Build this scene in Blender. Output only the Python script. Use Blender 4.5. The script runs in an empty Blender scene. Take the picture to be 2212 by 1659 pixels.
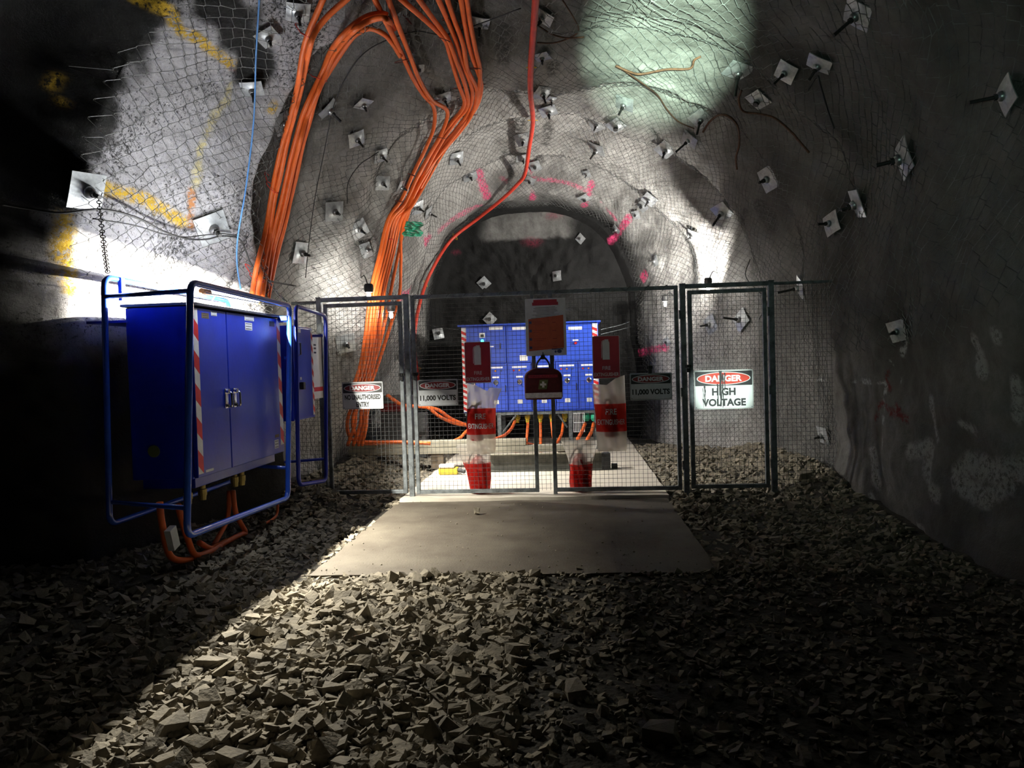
import bpy, bmesh, math, random
import numpy as np
from mathutils import Vector, Matrix, Quaternion
from mathutils.bvhtree import BVHTree

random.seed(7); rng = np.random.RandomState(11)
S = bpy.context.scene
C = S.collection

# ------------------------------------------------------------------ camera
F = 1600.0; CX, CY = 1106.0, 829.5; EYE = 1.6
_r = math.radians(1.6)
_d = np.array([1235 - CX, -(780 - CY), F]); _d /= np.linalg.norm(_d)
_u = np.array([-math.sin(_r), math.cos(_r), 0.0])
_z = _u - _d * _u.dot(_d); _z /= np.linalg.norm(_z)
_x = np.cross(_z, _d)
if _x[0] < 0: _x = -_x
M = np.array([_x, _d, _z])
right, up, fwd = M[:, 0], M[:, 1], M[:, 2]
cam = bpy.data.cameras.new('camera'); camo = bpy.data.objects.new('camera', cam); C.objects.link(camo)
camo.matrix_world = Matrix(((right[0], up[0], -fwd[0], 0), (right[1], up[1], -fwd[1], 0),
                            (right[2], up[2], -fwd[2], EYE), (0, 0, 0, 1)))
cam.sensor_width = 36; cam.lens = F / 2212 * 36; cam.clip_start = 0.05; cam.clip_end = 100
S.camera = camo
# measuring aids: a direction of view meets a plane of the place
def ray(px, py): return M @ (np.array([px - CX, -(py - CY), F]) / F)
def aty(px, py, y): r = ray(px, py); return np.array([0, 0, EYE]) + r * (y / r[1])
def atx(px, py, x): r = ray(px, py); return np.array([0, 0, EYE]) + r * (x / r[0])
def atz(px, py, z=0.0): r = ray(px, py); return np.array([0, 0, EYE]) + r * ((z - EYE) / r[2])

# ------------------------------------------------------------------ world, view
S.view_settings.view_transform = 'Standard'; S.view_settings.look = 'None'
S.view_settings.gamma = 1; S.view_settings.use_curve_mapping = False
S.view_settings.exposure = 0.0
w = bpy.data.worlds.new('world'); S.world = w; w.use_nodes = True
w.node_tree.nodes['Background'].inputs[0].default_value = (0.5, 0.7, 0.62, 1)
w.node_tree.nodes['Background'].inputs[1].default_value = 0.0015

def lamp(name, kind, loc, power, color=(1, 1, 1), aim=None, **k):
    l = bpy.data.lights.new(name, kind); l.energy = power; l.color = color
    for a, b in k.items(): setattr(l, a, b)
    o = bpy.data.objects.new(name, l); C.objects.link(o); o.location = loc
    if aim is not None:
        o.rotation_euler = (Vector(aim) - Vector(loc)).to_track_quat('-Z', 'Y').to_euler()
    return o
# work lights on the walls beyond the gate (bodies built further down)
WORK = [('left wall upper', tuple(aty(797, 640, 9.35)), 1900, (1, .5, -.9), 104, 55), ('left wall lower', tuple(aty(845, 681, 10.3)), 1400, (1, .6, -.9), 110, 20),
        ('right wall near', tuple(aty(1530, 622, 12.0)), 3400, (-1, 1.0, .95), 160, 26), ('right wall far', tuple(aty(1437, 657, 13.55)), 700, (-1, .3, .8), 160, 14)]
for n, p, e, ax, cone, e0 in WORK:
    lamp('work_light', 'POINT', p, e0, (1.0, 0.97, 0.9), shadow_soft_size=0.04)
    lamp('work_light_flood', 'SPOT', p, e, (1.0, 0.96, 0.88), aim=tuple(np.array(p) + ax),
         spot_size=math.radians(cone), spot_blend=0.85, shadow_soft_size=0.04)
lamp('work_light_flood', 'SPOT', WORK[0][1], 260, (1.0, 0.97, 0.9), aim=tuple(np.array(WORK[0][1]) + [-.5, .8, .35]),
     spot_size=math.radians(130), spot_blend=0.6, shadow_soft_size=0.04)
# the photographer's cap lamp: a narrow greenish beam on the roof and its wide spill
lamp('cap_lamp_beam', 'SPOT', (0.25, 0.0, 1.75), 36000, (0.74, 1.0, 0.78), aim=(1.1, 8.42, 5.12),
     spot_size=math.radians(12.6), spot_blend=1.0, shadow_soft_size=0.01)
lamp('cap_lamp_spill', 'SPOT', (0.25, 0.0, 1.75), 150, (0.62, 1.0, 0.82), aim=(2.9, 5.0, 3.6),
     spot_size=math.radians(76), spot_blend=1.0, shadow_soft_size=0.02)
lamp('sign_fill_beam', 'SPOT', (0.25, 0.0, 1.7), 4200, (0.86, 1.0, 0.92), aim=(1.74, 8.72, 1.22),  # added beam that brightens the high voltage sign
     spot_size=math.radians(5.6), spot_blend=0.7, shadow_soft_size=0.01)
# the LED tube lying just above the cabinet roof: one half glows up at the wall, one half down past the roof edge
TUBE0, TUBE1 = np.array([-2.962, 5.80, 2.255]), np.array([-2.962, 6.85, 2.255])
_tc = (TUBE0 + TUBE1) / 2
lamp('tube_glow_up', 'AREA', tuple(_tc + [-0.012, 0, 0.02]), 34, (0.98, 1.0, 1.0), aim=tuple(_tc + [-0.5, 0.0, 0.8]),
     shape='RECTANGLE', size=1.1, size_y=0.02)
lamp('tube_glow_down', 'AREA', tuple(_tc + [0.0, 0, -0.019]), 1250, (1.0, 0.94, 0.80), aim=tuple(_tc + [-0.66, 0.0, -1.0]),
     shape='RECTANGLE', size=1.1, size_y=0.006)
# an added, unseen fill strip under the front rail of the guard frame
lamp('fill_strip_glow', 'AREA', (-2.845, 6.3, 2.216), 3.5, (0.92, 0.95, 1.0), aim=(-2.98, 6.3, 1.0), spread=math.radians(100), shape='RECTANGLE', size=1.3, size_y=0.006)

# ------------------------------------------------------------------ helpers
class MB:
    def __init__(s): s.v = []; s.f = []; s.n = 0
    def add(s, v, f):
        v = np.asarray(v, float).reshape(-1, 3)
        s.v.append(v); s.f += [[i + s.n for i in q] for q in f]; s.n += len(v); return s
    def box(s, c, d, R=None, bev=0.0):
        h = np.array(d) / 2.0
        if bev <= 0 or min(h) <= bev:
            v = np.array([[x, y, z] for x in (-1, 1) for y in (-1, 1) for z in (-1, 1)]) * h
            f = [[0, 1, 3, 2], [4, 6, 7, 5], [0, 4, 5, 1], [2, 3, 7, 6], [0, 2, 6, 4], [1, 5, 7, 3]]
        else:
            bm = bmesh.new(); bmesh.ops.create_cube(bm, size=1.0)
            for q in bm.verts: q.co = Vector((q.co.x * d[0], q.co.y * d[1], q.co.z * d[2]))
            bmesh.ops.bevel(bm, geom=bm.edges[:], offset=bev, segments=2, affect='EDGES', profile=0.5)
            bm.verts.ensure_lookup_table()
            v = np.array([q.co[:] for q in bm.verts]); f = [[q.index for q in p.verts] for p in bm.faces]; bm.free()
        if R is not None: v = v @ np.array(R).T
        return s.add(v + np.array(c, float), f)
    def tube(s, path, r, n=8, closed=False, cap=True):
        P = np.array(path, float); m = len(P)
        if closed: T = np.roll(P, -1, 0) - np.roll(P, 1, 0)
        else: T = np.gradient(P, axis=0)
        T /= (np.linalg.norm(T, axis=1)[:, None] + 1e-12)
        a = np.array([0, 0, 1.0]) if abs(T[0][2]) < .9 else np.array([1.0, 0, 0])
        u = np.cross(T[0], a); u /= np.linalg.norm(u)
        rr = np.broadcast_to(np.array(r, float), (m,))
        V = []
        for i in range(m):
            u = u - T[i] * u.dot(T[i]); u /= np.linalg.norm(u); w_ = np.cross(T[i], u)
            for k in range(n):
                t = 2 * math.pi * k / n
                V.append(P[i] + rr[i] * (math.cos(t) * u + math.sin(t) * w_))
        Fc = []
        for i in range(m if closed else m - 1):
            j = (i + 1) % m
            for k in range(n):
                l = (k + 1) % n
                Fc.append([i * n + k, i * n + l, j * n + l, j * n + k])
        if cap and not closed: Fc += [list(range(n))[::-1], [(m - 1) * n + k for k in range(n)]]
        return s.add(V, Fc)
    def cyl(s, a, b, r, n=12, r2=None):
        return s.tube([a, b], [r, r if r2 is None else r2], n)
    def lathe(s, prof, n=20, T=None):
        V = [[r * math.cos(2 * math.pi * k / n), r * math.sin(2 * math.pi * k / n), z] for r, z in prof for k in range(n)]
        Fc = []
        for i in range(len(prof) - 1):
            for k in range(n):
                l = (k + 1) % n
                Fc.append([i * n + k, i * n + l, (i + 1) * n + l, (i + 1) * n + k])
        Fc += [list(range(n))[::-1], [(len(prof) - 1) * n + k for k in range(n)]]
        V = np.array(V)
        if T is not None:
            T = np.array(T); V = V @ T[:3, :3].T + T[:3, 3]
        return s.add(V, Fc)
    def prism(s, poly, a, b, axis='y'):
        # polygon in the (x, z) plane drawn out along y from a to b
        n = len(poly); V = [[p[0], a, p[1]] for p in poly] + [[p[0], b, p[1]] for p in poly]
        Fc = [list(range(n)), [n + k for k in range(n)][::-1]] + [[k, (k + 1) % n + 0, n + (k + 1) % n, n + k][::-1] for k in range(n)]
        V = np.array(V, float)
        if axis == 'x': V = V[:, [1, 0, 2]]
        return s.add(V, Fc)
    def build(s, name, m, parent=None, org=None, smooth=False):
        v = np.concatenate(s.v) if s.v else np.zeros((0, 3))
        if org is None and parent is not None: org = parent.get('_o')
        if org is not None: v = v - np.array(list(org))
        return mesh_obj(name, v, s.f, m, parent, smooth)

def mesh_obj(name, v, f, m, parent=None, smooth=False):
    me = bpy.data.meshes.new(name); me.from_pydata(np.asarray(v).tolist(), [], f); me.update()
    if m is not None: me.materials.append(m)
    if smooth: me.polygons.foreach_set('use_smooth', [True] * len(me.polygons))
    o = bpy.data.objects.new(name, me); C.objects.link(o)
    if parent is not None: o.parent = parent
    return o
def smooth_auto(o, ang=40):
    me = o.data
    me.polygons.foreach_set('use_smooth', [True] * len(me.polygons))
    me.set_sharp_from_angle(angle=math.radians(ang)) if hasattr(me, 'set_sharp_from_angle') else None
    return o
def tag(o, label=None, cat=None, group=None, kind=None):
    if label: o['label'] = label
    if cat: o['category'] = cat
    if group: o['group'] = group
    if kind: o['kind'] = kind
    return o
ORG = {}
def thing(name, label, cat, loc=(0, 0, 0), group=None, rot=None):
    o = bpy.data.objects.new(name, None); C.objects.link(o); o.location = loc
    o.empty_display_size = 0.1
    if rot is not None: o.rotation_euler = rot
    tag(o, label, cat, group); ORG[o.name] = tuple(loc)
    return o
def part(mb, name, m, root, smooth=False, auto=False):
    # a part drawn in world coordinates under a root standing at its own base (or under a part of it)
    r = root
    while r.parent is not None: r = r.parent
    o = mb.build(name, m, root, org=ORG.get(r.name, (0, 0, 0)), smooth=smooth)
    if auto: smooth_auto(o)
    return o
def copy_tree(o, parent=None):
    c = o.copy(); C.objects.link(c); c.parent = parent
    for ch in [q for q in list(o.children)]: copy_tree(ch, c)
    return c
def spline(pts, n=8):
    P = np.array(pts, float)
    if len(P) < 3: return P
    Q = np.vstack([2 * P[0] - P[1], P, 2 * P[-1] - P[-2]]); out = []
    for i in range(1, len(Q) - 2):
        a, b, c, d = Q[i - 1], Q[i], Q[i + 1], Q[i + 2]
        for t in np.linspace(0, 1, n, endpoint=False):
            out.append(.5 * ((2 * b) + (c - a) * t + (2 * a - 5 * b + 4 * c - d) * t * t + (-a + 3 * b - 3 * c + d) * t ** 3))
    out.append(P[-1]); return np.array(out)
def rounded(pts, r, n=5, closed=True):
    # corners of a bent pipe rounded off
    P = [np.array(p, float) for p in pts]; out = []; m = len(P)
    for i in range(m):
        if not closed and i in (0, m - 1): out.append(P[i]); continue
        a, b, c = P[i - 1], P[i], P[(i + 1) % m]
        u = (a - b) / np.linalg.norm(a - b); v = (c - b) / np.linalg.norm(c - b)
        p, q = b + u * r, b + v * r
        for t in np.linspace(0, 1, n + 1): out.append((1 - t) ** 2 * p + 2 * t * (1 - t) * b + t * t * q)
    return np.array(out)

# ------------------------------------------------------------------ materials
def mat(name, col, rough=0.5, metal=0.0, var=0.12, scale=8.0, bump=0.0, bscale=60.0, emit=None, estr=0.0, spec=0.5, col2=None, coat=0.0):
    m = bpy.data.materials.new(name); m.use_nodes = True; nt = m.node_tree; N = nt.nodes; L = nt.links
    b = N['Principled BSDF']; b.inputs['Roughness'].default_value = rough; b.inputs['Metallic'].default_value = metal
    b.inputs['Specular IOR Level'].default_value = spec
    if coat: b.inputs['Coat Weight'].default_value = coat
    tc = N.new('ShaderNodeTexCoord'); nz = N.new('ShaderNodeTexNoise'); nz.inputs['Scale'].default_value = scale
    nz.inputs['Detail'].default_value = 5; nz.inputs['Roughness'].default_value = 0.65
    L.new(tc.outputs['Object'], nz.inputs['Vector'])
    rp = N.new('ShaderNodeValToRGB'); rp.color_ramp.elements[0].position = 0.3; rp.color_ramp.elements[1].position = 0.7
    c2 = col2 if col2 else tuple(max(0, c * (1 - 2 * var)) for c in col)
    rp.color_ramp.elements[0].color = (*c2, 1); rp.color_ramp.elements[1].color = (*[min(1, c * (1 + var * .5)) for c in col], 1)
    L.new(nz.outputs['Fac'], rp.inputs['Fac']); L.new(rp.outputs['Color'], b.inputs['Base Color'])
    if bump:
        n2 = N.new('ShaderNodeTexNoise'); n2.inputs['Scale'].default_value = bscale; n2.inputs['Detail'].default_value = 6
        L.new(tc.outputs['Object'], n2.inputs['Vector'])
        bp = N.new('ShaderNodeBump'); bp.inputs['Strength'].default_value = 1.0; bp.inputs['Distance'].default_value = bump
        L.new(n2.outputs['Fac'], bp.inputs['Height']); L.new(bp.outputs['Normal'], b.inputs['Normal'])
    if emit:
        b.inputs['Emission Color'].default_value = (*emit, 1); b.inputs['Emission Strength'].default_value = estr
    return m
M_blue = mat('blue_cabinet_paint', (0.008, 0.028, 0.42), 0.33, 0.0, 0.12, 3, 0.0008, 30)
M_blue2 = mat('blue_switchgear_paint', (0.022, 0.07, 0.50), 0.45, 0.0, 0.1, 3, 0.0005, 30)
M_bluepipe = mat('blue_pipe_paint', (0.03, 0.11, 0.65), 0.25, 0.0, 0.1, 6, coat=0.6)
M_dusty = mat('dusty_cabinet_roof', (0.10, 0.105, 0.12), 0.7, 0, 0.2, 8)
M_seam = mat('dark_seam', (0.006, 0.012, 0.06), 0.6)
M_galv = mat('galvanised_steel', (0.16, 0.18, 0.19), 0.55, 0.55, 0.3, 14, 0.0004, 80)
M_dsteel = mat('weathered_gate_steel', (0.20, 0.225, 0.24), 0.6, 0.4, 0.35, 10, 0.0004, 80)
M_wire = mat('mesh_wire', (0.06, 0.063, 0.065), 0.65, 0.3, 0.3, 20)
M_rockwire = mat('chain_link_wire', (0.17, 0.175, 0.17), 0.6, 0.25, 0.45, 5)
M_plate = mat('bolt_plate_steel', (0.40, 0.42, 0.43), 0.38, 0.35, 0.22, 18, 0.0006, 60)
M_dome = mat('dome_washer_steel', (0.34, 0.35, 0.36), 0.35, 0.8, 0.2, 20)
M_bolt = mat('bolt_steel', (0.05, 0.05, 0.05), 0.6, 0.5, 0.4, 30)
M_orange = mat('orange_cable_sheath', (0.80, 0.145, 0.022), 0.5, 0, 0.1, 6, 0.0006, 30)
M_red = mat('red_cable_sheath', (0.62, 0.055, 0.03), 0.45, 0, 0.15, 6)
M_tie = mat('dark_red_cable_tie', (0.13, 0.02, 0.012), 0.5)
M_tieR = mat('red_cable_tie', (0.65, 0.03, 0.02), 0.5)
M_tieY = mat('yellow_cable_tie', (0.85, 0.55, 0.03), 0.5)
M_black = mat('black_rubber', (0.015, 0.015, 0.016), 0.6)
M_rust = mat('rusty_steel', (0.10, 0.045, 0.022), 0.8, 0.2, 0.3, 25, 0.001, 90)
M_cord = mat('blue_cord', (0.08, 0.24, 0.55), 0.6)
M_chain = mat('chain_steel', (0.06, 0.06, 0.06), 0.5, 0.6)
M_chrome = mat('chrome', (0.8, 0.8, 0.82), 0.15, 1.0, 0.05)
M_white = mat('white_enamel', (0.75, 0.76, 0.76), 0.45, 0, 0.05)
M_tapeW = mat('white_tape', (0.72, 0.73, 0.74), 0.5, 0, 0.08, 20)
M_tapeR = mat('red_tape', (0.62, 0.02, 0.018), 0.5, 0, 0.08, 20)
M_signgrey = mat('sign_grey_white', (0.60, 0.64, 0.68), 0.45, 0, 0.08, 12)
M_signblack = mat('sign_black', (0.012, 0.013, 0.015), 0.45)
M_signred = mat('sign_dull_red', (0.24, 0.018, 0.022), 0.45)
M_signred2 = mat('sign_bright_red', (0.75, 0.05, 0.02), 0.4)  # red of the retroreflecting sign, its returned light put into the colour
M_hv = mat('retroreflect_white', (0.93, 0.97, 0.94), 0.4, 0, 0.03, 9)  # extra white carries the sheet's retroreflected light in its colour
M_firered = mat('fire_sign_red', (0.34, 0.018, 0.035), 0.45, 0, 0.1, 12)
M_timber = mat('pale_timber', (0.27, 0.25, 0.19), 0.75, 0, 0.18, 5, 0.001, 40)
M_block = mat('brown_timber_block', (0.14, 0.105, 0.07), 0.85, 0, 0.2, 12, 0.001, 40)
M_beam = mat('grey_steel_beam', (0.10, 0.10, 0.085), 0.6, 0.3, 0.25, 8)
M_yellow = mat('yellow_paint', (0.62, 0.46, 0.03), 0.5, 0, 0.2, 12)
M_brass = mat('brass_gland', (0.42, 0.33, 0.10), 0.45, 0.6, 0.2)
M_green = mat('green_tape', (0.03, 0.42, 0.24), 0.45, 0, 0.15, 15)
M_led = mat('green_lamp_lens', (0.0, 0.6, 0.3), 0.3, emit=(0.05, 1.0, 0.55), estr=9)
M_rlamp = mat('red_lens', (0.55, 0.02, 0.02), 0.25)
M_olamp = mat('amber_lens', (0.75, 0.28, 0.03), 0.25)
M_tube = mat('lit_tube', (0.9, 0.9, 0.9), 0.3, emit=(0.93, 0.97, 1.0), estr=14)
M_lens = mat('lit_work_light_lens', (0.9, 0.9, 0.9), 0.3, emit=(1.0, 0.97, 0.9), estr=55)
M_paper = mat('paper_orange', (0.40, 0.085, 0.035), 0.6, 0, 0.12, 14)
M_navy = mat('navy_print', (0.03, 0.05, 0.16), 0.5)
M_bagred = mat('first_aid_cloth', (0.10, 0.008, 0.012), 0.8, 0, 0.15, 30, 0.0008, 200)
M_strap = mat('black_webbing', (0.012, 0.012, 0.014), 0.8)
M_reflect = mat('silver_reflective_strip', (0.92, 0.94, 0.97), 0.4, 0.0, 0.2, 40)
M_emblem = mat('green_emblem', (0.13, 0.16, 0.05), 0.6)
M_extred = mat('extinguisher_red', (0.30, 0.010, 0.012), 0.3)
M_hose = mat('extinguisher_hose', (0.02, 0.02, 0.02), 0.5)
M_concblock = mat('grey_concrete_block', (0.12, 0.12, 0.12), 0.85, 0, 0.2, 9, 0.002, 40)
M_glow = mat('orange_end_cap', (0.55, 0.22, 0.05), 0.5)

def mat_bag(name, red=False):
    m = bpy.data.materials.new(name); m.use_nodes = True; nt = m.node_tree; N = nt.nodes; L = nt.links
    out = N['Material Output']; b = N['Principled BSDF']
    b.inputs['Base Color'].default_value = (0.62, 0.02, 0.015, 1) if red else (0.78, 0.77, 0.72, 1)
    b.inputs['Roughness'].default_value = 0.4
    t = N.new('ShaderNodeBsdfTranslucent'); t.inputs[0].default_value = (0.85, 0.03, 0.02, 1) if red else (0.9, 0.88, 0.82, 1)
    x = N.new('ShaderNodeBsdfTransparent'); x.inputs[0].default_value = (0.75, 0.25, 0.22, 1) if red else (0.9, 0.88, 0.84, 1)
    a = N.new('ShaderNodeMixShader'); a.inputs[0].default_value = 0.55
    c = N.new('ShaderNodeMixShader'); c.inputs[0].default_value = 0.50 if red else 0.60
    tc = N.new('ShaderNodeTexCoord'); nz = N.new('ShaderNodeTexNoise'); nz.inputs['Scale'].default_value = 9
    bp = N.new('ShaderNodeBump'); bp.inputs['Distance'].default_value = 0.02
    L.new(tc.outputs['Object'], nz.inputs['Vector']); L.new(nz.outputs['Fac'], bp.inputs['Height']); L.new(bp.outputs['Normal'], b.inputs['Normal'])
    L.new(b.outputs[0], a.inputs[1]); L.new(t.outputs[0], a.inputs[2]); L.new(a.outputs[0], c.inputs[1]); L.new(x.outputs[0], c.inputs[2])
    L.new(c.outputs[0], out.inputs['Surface'])
    return m
M_bag = mat_bag('milky_plastic_bag'); M_band = mat_bag('red_bag_print', True)

def mat_shotcrete():
    m = bpy.data.materials.new('sprayed_concrete'); m.use_nodes = True; nt = m.node_tree; N = nt.nodes; L = nt.links
    b = N['Principled BSDF']; b.inputs['Roughness'].default_value = 0.85; b.inputs['Specular IOR Level'].default_value = 0.3
    tc = N.new('ShaderNodeTexCoord')
    def noise(sc, det=6, rg=0.65, dist=0.0):
        n = N.new('ShaderNodeTexNoise'); n.inputs['Scale'].default_value = sc; n.inputs['Detail'].default_value = det
        n.inputs['Roughness'].default_value = rg; n.inputs['Distortion'].default_value = dist
        L.new(tc.outputs['Object'], n.inputs['Vector']); return n
    def ramp(src, p0, c0, p1, c1):
        r = N.new('ShaderNodeValToRGB'); e = r.color_ramp.elements
        e[0].position = p0; e[1].position = p1; e[0].color = (*c0, 1); e[1].color = (*c1, 1); L.new(src, r.inputs['Fac']); return r
    def mix(fac, a, c, mode='MIX'):
        x = N.new('ShaderNodeMixRGB'); x.blend_type = mode
        if isinstance(fac, float): x.inputs[0].default_value = fac
        else: L.new(fac, x.inputs[0])
        for i, q in ((1, a), (2, c)):
            if isinstance(q, tuple): x.inputs[i].default_value = (*q, 1)
            else: L.new(q, x.inputs[i])
        return x
    def math_(op, a, c):
        x = N.new('ShaderNodeMath'); x.operation = op
        for i, q in ((0, a), (1, c)):
            if isinstance(q, float): x.inputs[i].default_value = q
            else: L.new(q, x.inputs[i])
        return x
    base = ramp(noise(0.9).outputs['Fac'], 0.32, (0.33, 0.322, 0.308), 0.68, (0.58, 0.57, 0.55))
    mid = ramp(noise(7, 8, .7).outputs['Fac'], 0.34, (0.55, 0.54, 0.52), 0.62, (1, 1, 1))
    c1 = mix(0.8, base.outputs[0], mid.outputs[0], 'MULTIPLY')
    # attribute "rock": r = bare speckled pale wall, g = stain and painted shade, b = raw dark rock and painted shade
    at = N.new('ShaderNodeAttribute'); at.attribute_name = 'rock'
    sep = N.new('ShaderNodeSeparateColor'); L.new(at.outputs['Color'], sep.inputs[0])
    spk = noise(30, 7, .82); low = noise(1.1, 3)
    spk2 = math_('ADD', spk.outputs['Fac'], math_('MULTIPLY', math_('SUBTRACT', low.outputs['Fac'], 0.5).outputs[0], 0.32).outputs[0])
    spr = ramp(spk2.outputs[0], 0.40, (0.03, 0.03, 0.03), 0.455, (0.50, 0.49, 0.51))
    c2 = mix(sep.outputs[0], c1.outputs[0], spr.outputs[0])
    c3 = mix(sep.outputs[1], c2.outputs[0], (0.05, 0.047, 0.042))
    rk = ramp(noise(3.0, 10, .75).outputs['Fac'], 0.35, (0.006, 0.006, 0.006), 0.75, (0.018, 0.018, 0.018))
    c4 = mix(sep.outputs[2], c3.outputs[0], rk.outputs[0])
    pa = N.new('ShaderNodeAttribute'); pa.attribute_name = 'paint'
    pn = noise(22, 4, .8)
    pf = math_('MULTIPLY', pa.outputs['Alpha'], ramp(pn.outputs['Fac'], 0.40, (0, 0, 0), 0.52, (1, 1, 1)).outputs[0])
    c5 = mix(pf.outputs[0], c4.outputs[0], pa.outputs['Color'])
    L.new(c5.outputs[0], b.inputs['Base Color'])
    bn = noise(14, 10, .72); bn2 = noise(70, 5, .7)
    add = math_('ADD', bn.outputs['Fac'], math_('MULTIPLY', bn2.outputs['Fac'], 0.3).outputs[0])
    bp = N.new('ShaderNodeBump'); bp.inputs['Strength'].default_value = 1.0; bp.inputs['Distance'].default_value = 0.035
    L.new(add.outputs[0], bp.inputs['Height']); L.new(bp.outputs['Normal'], b.inputs['Normal'])
    return m
M_shot = mat_shotcrete()

def mat_ground(name, a, b_, scale, bump, bs):
    m = mat(name, a, 0.9, 0, 0, scale, bump, bs, col2=b_, spec=0.25); return m
M_floor = mat_ground('crushed_rock_ground', (0.06, 0.055, 0.045), (0.025, 0.023, 0.02), 6, 0.02, 30)
M_rock = mat('gravel_rock', (0.30, 0.265, 0.20), 0.85, 0, 0, 4.5, 0.006, 50, col2=(0.12, 0.108, 0.088), spec=0.25)
M_slabA = mat('muddy_concrete', (0.12, 0.105, 0.082), 0.75, 0, 0, 1.9, 0.004, 60, col2=(0.058, 0.047, 0.036), spec=0.35)
M_slabB = mat('clean_concrete', (0.56, 0.52, 0.44), 0.75, 0, 0, 2.5, 0.002, 60, col2=(0.44, 0.40, 0.34), spec=0.35)

# ------------------------------------------------------------------ noise
_tab = rng.rand(64, 64, 64)
def vnoise(P):
    P = P + 1000.0; i = np.floor(P).astype(int); f = P - i; f = f * f * (3 - 2 * f); i &= 63; j = (i + 1) & 63
    g = lambda a, b, c: _tab[a, b, c]
    x0, y0, z0 = i.T; x1, y1, z1 = j.T; fx, fy, fz = f.T
    a = g(x0, y0, z0) * (1 - fx) + g(x1, y0, z0) * fx; b = g(x0, y1, z0) * (1 - fx) + g(x1, y1, z0) * fx
    c = g(x0, y0, z1) * (1 - fx) + g(x1, y0, z1) * fx; d = g(x0, y1, z1) * (1 - fx) + g(x1, y1, z1) * fx
    return ((a * (1 - fy) + b * fy) * (1 - fz) + (c * (1 - fy) + d * fy) * fz) * 2 - 1
def fbm(P, o=4, g=0.5):
    r = 0; a = 1.0
    for k in range(o): r = r + a * vnoise(P * 2.03 ** k + 17.1 * k); a *= g
    return r
def ss(a, b, x): t = np.clip((x - a) / (b - a), 0, 1); return t * t * (3 - 2 * t)

# ------------------------------------------------------------------ the tunnel: walls and roof
def smoothed(ys, xs):
    yy = np.linspace(-4, 17, 2101); v = np.interp(yy, ys, xs); k = np.hanning(25); k /= k.sum()
    vp = np.pad(v, 12, mode='edge'); v = np.convolve(vp, k, 'valid'); return lambda y: np.interp(y, yy, v)
Lf = smoothed([-4, 5.0, 5.45, 5.72, 6.2, 7.0, 7.5, 8.0, 9.3, 9.8, 10.3, 11.2, 13, 15.6],
              [-5.6, -5.5, -5.3, -4.02, -3.90, -3.84, -3.66, -3.38, -3.32, -3.05, -2.76, -2.85, -2.95, -2.98])
ridge = lambda z: 8.05 - 0.36 * np.clip(z - 2.3, 0, 3)      # the corner where the near wall breaks back
Rf = smoothed([-4, 4.5, 6.0, 8.5, 10, 11.8, 12.8, 13.6, 14.5, 15.6], [2.95, 2.95, 2.85, 3.05, 3.1, 2.92, 2.62, 2.25, 1.72, 1.16])
Hf = smoothed([-4, 6, 9, 12, 13.8, 14.6, 15.6], [5.35, 5.35, 5.3, 5.35, 5.3, 4.95, 4.66])
Cf = smoothed([-4, 8, 12, 15.6], [-0.1, -0.25, -0.5, -0.9])
YEND = 15.45
ya = np.concatenate([np.arange(-3.5, 4.2, 0.15), np.arange(4.2, YEND + 1e-6, 0.032)]); ya[-1] = YEND
ZS = 2.15; nw, na = 76, 150
def section(y):
    L, R, H, c = Lf(y), Rf(y), Hf(y), Cf(y); n = 2.35; P = []
    zl = np.linspace(-0.35, ZS, nw, endpoint=False)
    flare = 0.62 * float(ss(9.2, 10.0, y) * ss(13.6, 12.0, y))
    P += [(L - 0.10 * math.sin(max(z, 0) / ZS * math.pi) - flare * (1 - max(z, 0) / ZS), z) for z in zl]
    th = np.linspace(math.pi, math.pi / 2, na, endpoint=False)
    P += [(c - (c - L) * abs(math.cos(t)) ** (2 / n), ZS + (H - ZS) * abs(math.sin(t)) ** (2 / n)) for t in th]
    th = np.linspace(math.pi / 2, 0, na, endpoint=False)
    P += [(c + (R - c) * abs(math.cos(t)) ** (2 / n), ZS + (H - ZS) * abs(math.sin(t)) ** (2 / n)) for t in th]
    zr = np.linspace(ZS, -0.35, nw)
    P += [(R + 0.10 * math.sin(max(z, 0) / ZS * math.pi) + 0.0, z) for z in zr]
    return np.array(P)
# even spacing along each section
NT = 2 * nw + 2 * na
G = np.zeros((len(ya), NT, 3))
for i, y in enumerate(ya):
    p = section(y); s_ = np.concatenate([[0], np.cumsum(np.linalg.norm(np.diff(p, axis=0), axis=1))])
    q = np.linspace(0, s_[-1], NT); G[i, :, 0] = np.interp(q, s_, p[:, 0]); G[i, :, 2] = np.interp(q, s_, p[:, 1]); G[i, :, 1] = y
def grid_normals(G):
    du = np.gradient(G, axis=0); dv = np.gradient(G, axis=1); n = np.cross(dv, du)
    n /= np.linalg.norm(n, axis=2)[:, :, None] + 1e-12
    ctr = np.stack([Cf(G[:, :, 1]), G[:, :, 1], np.full(G.shape[:2], 1.8)], -1)
    sg = np.sign(((ctr - G) * n).sum(2)); sg = np.where(sg == 0, 1, sg)
    return n * np.sign(sg.mean()) if abs(sg.mean()) > .5 else n * sg[:, :, None]
NN = grid_normals(G)
Pf = G.reshape(-1, 3)
disp = 0.17 * fbm(Pf * 0.55, 2) + 0.048 * fbm(Pf * 1.7 + 5, 3) + 0.016 * fbm(Pf * 7.0 + 9, 3)
zz = Pf[:, 2]; yy = Pf[:, 1]; xx = Pf[:, 0]
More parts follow.
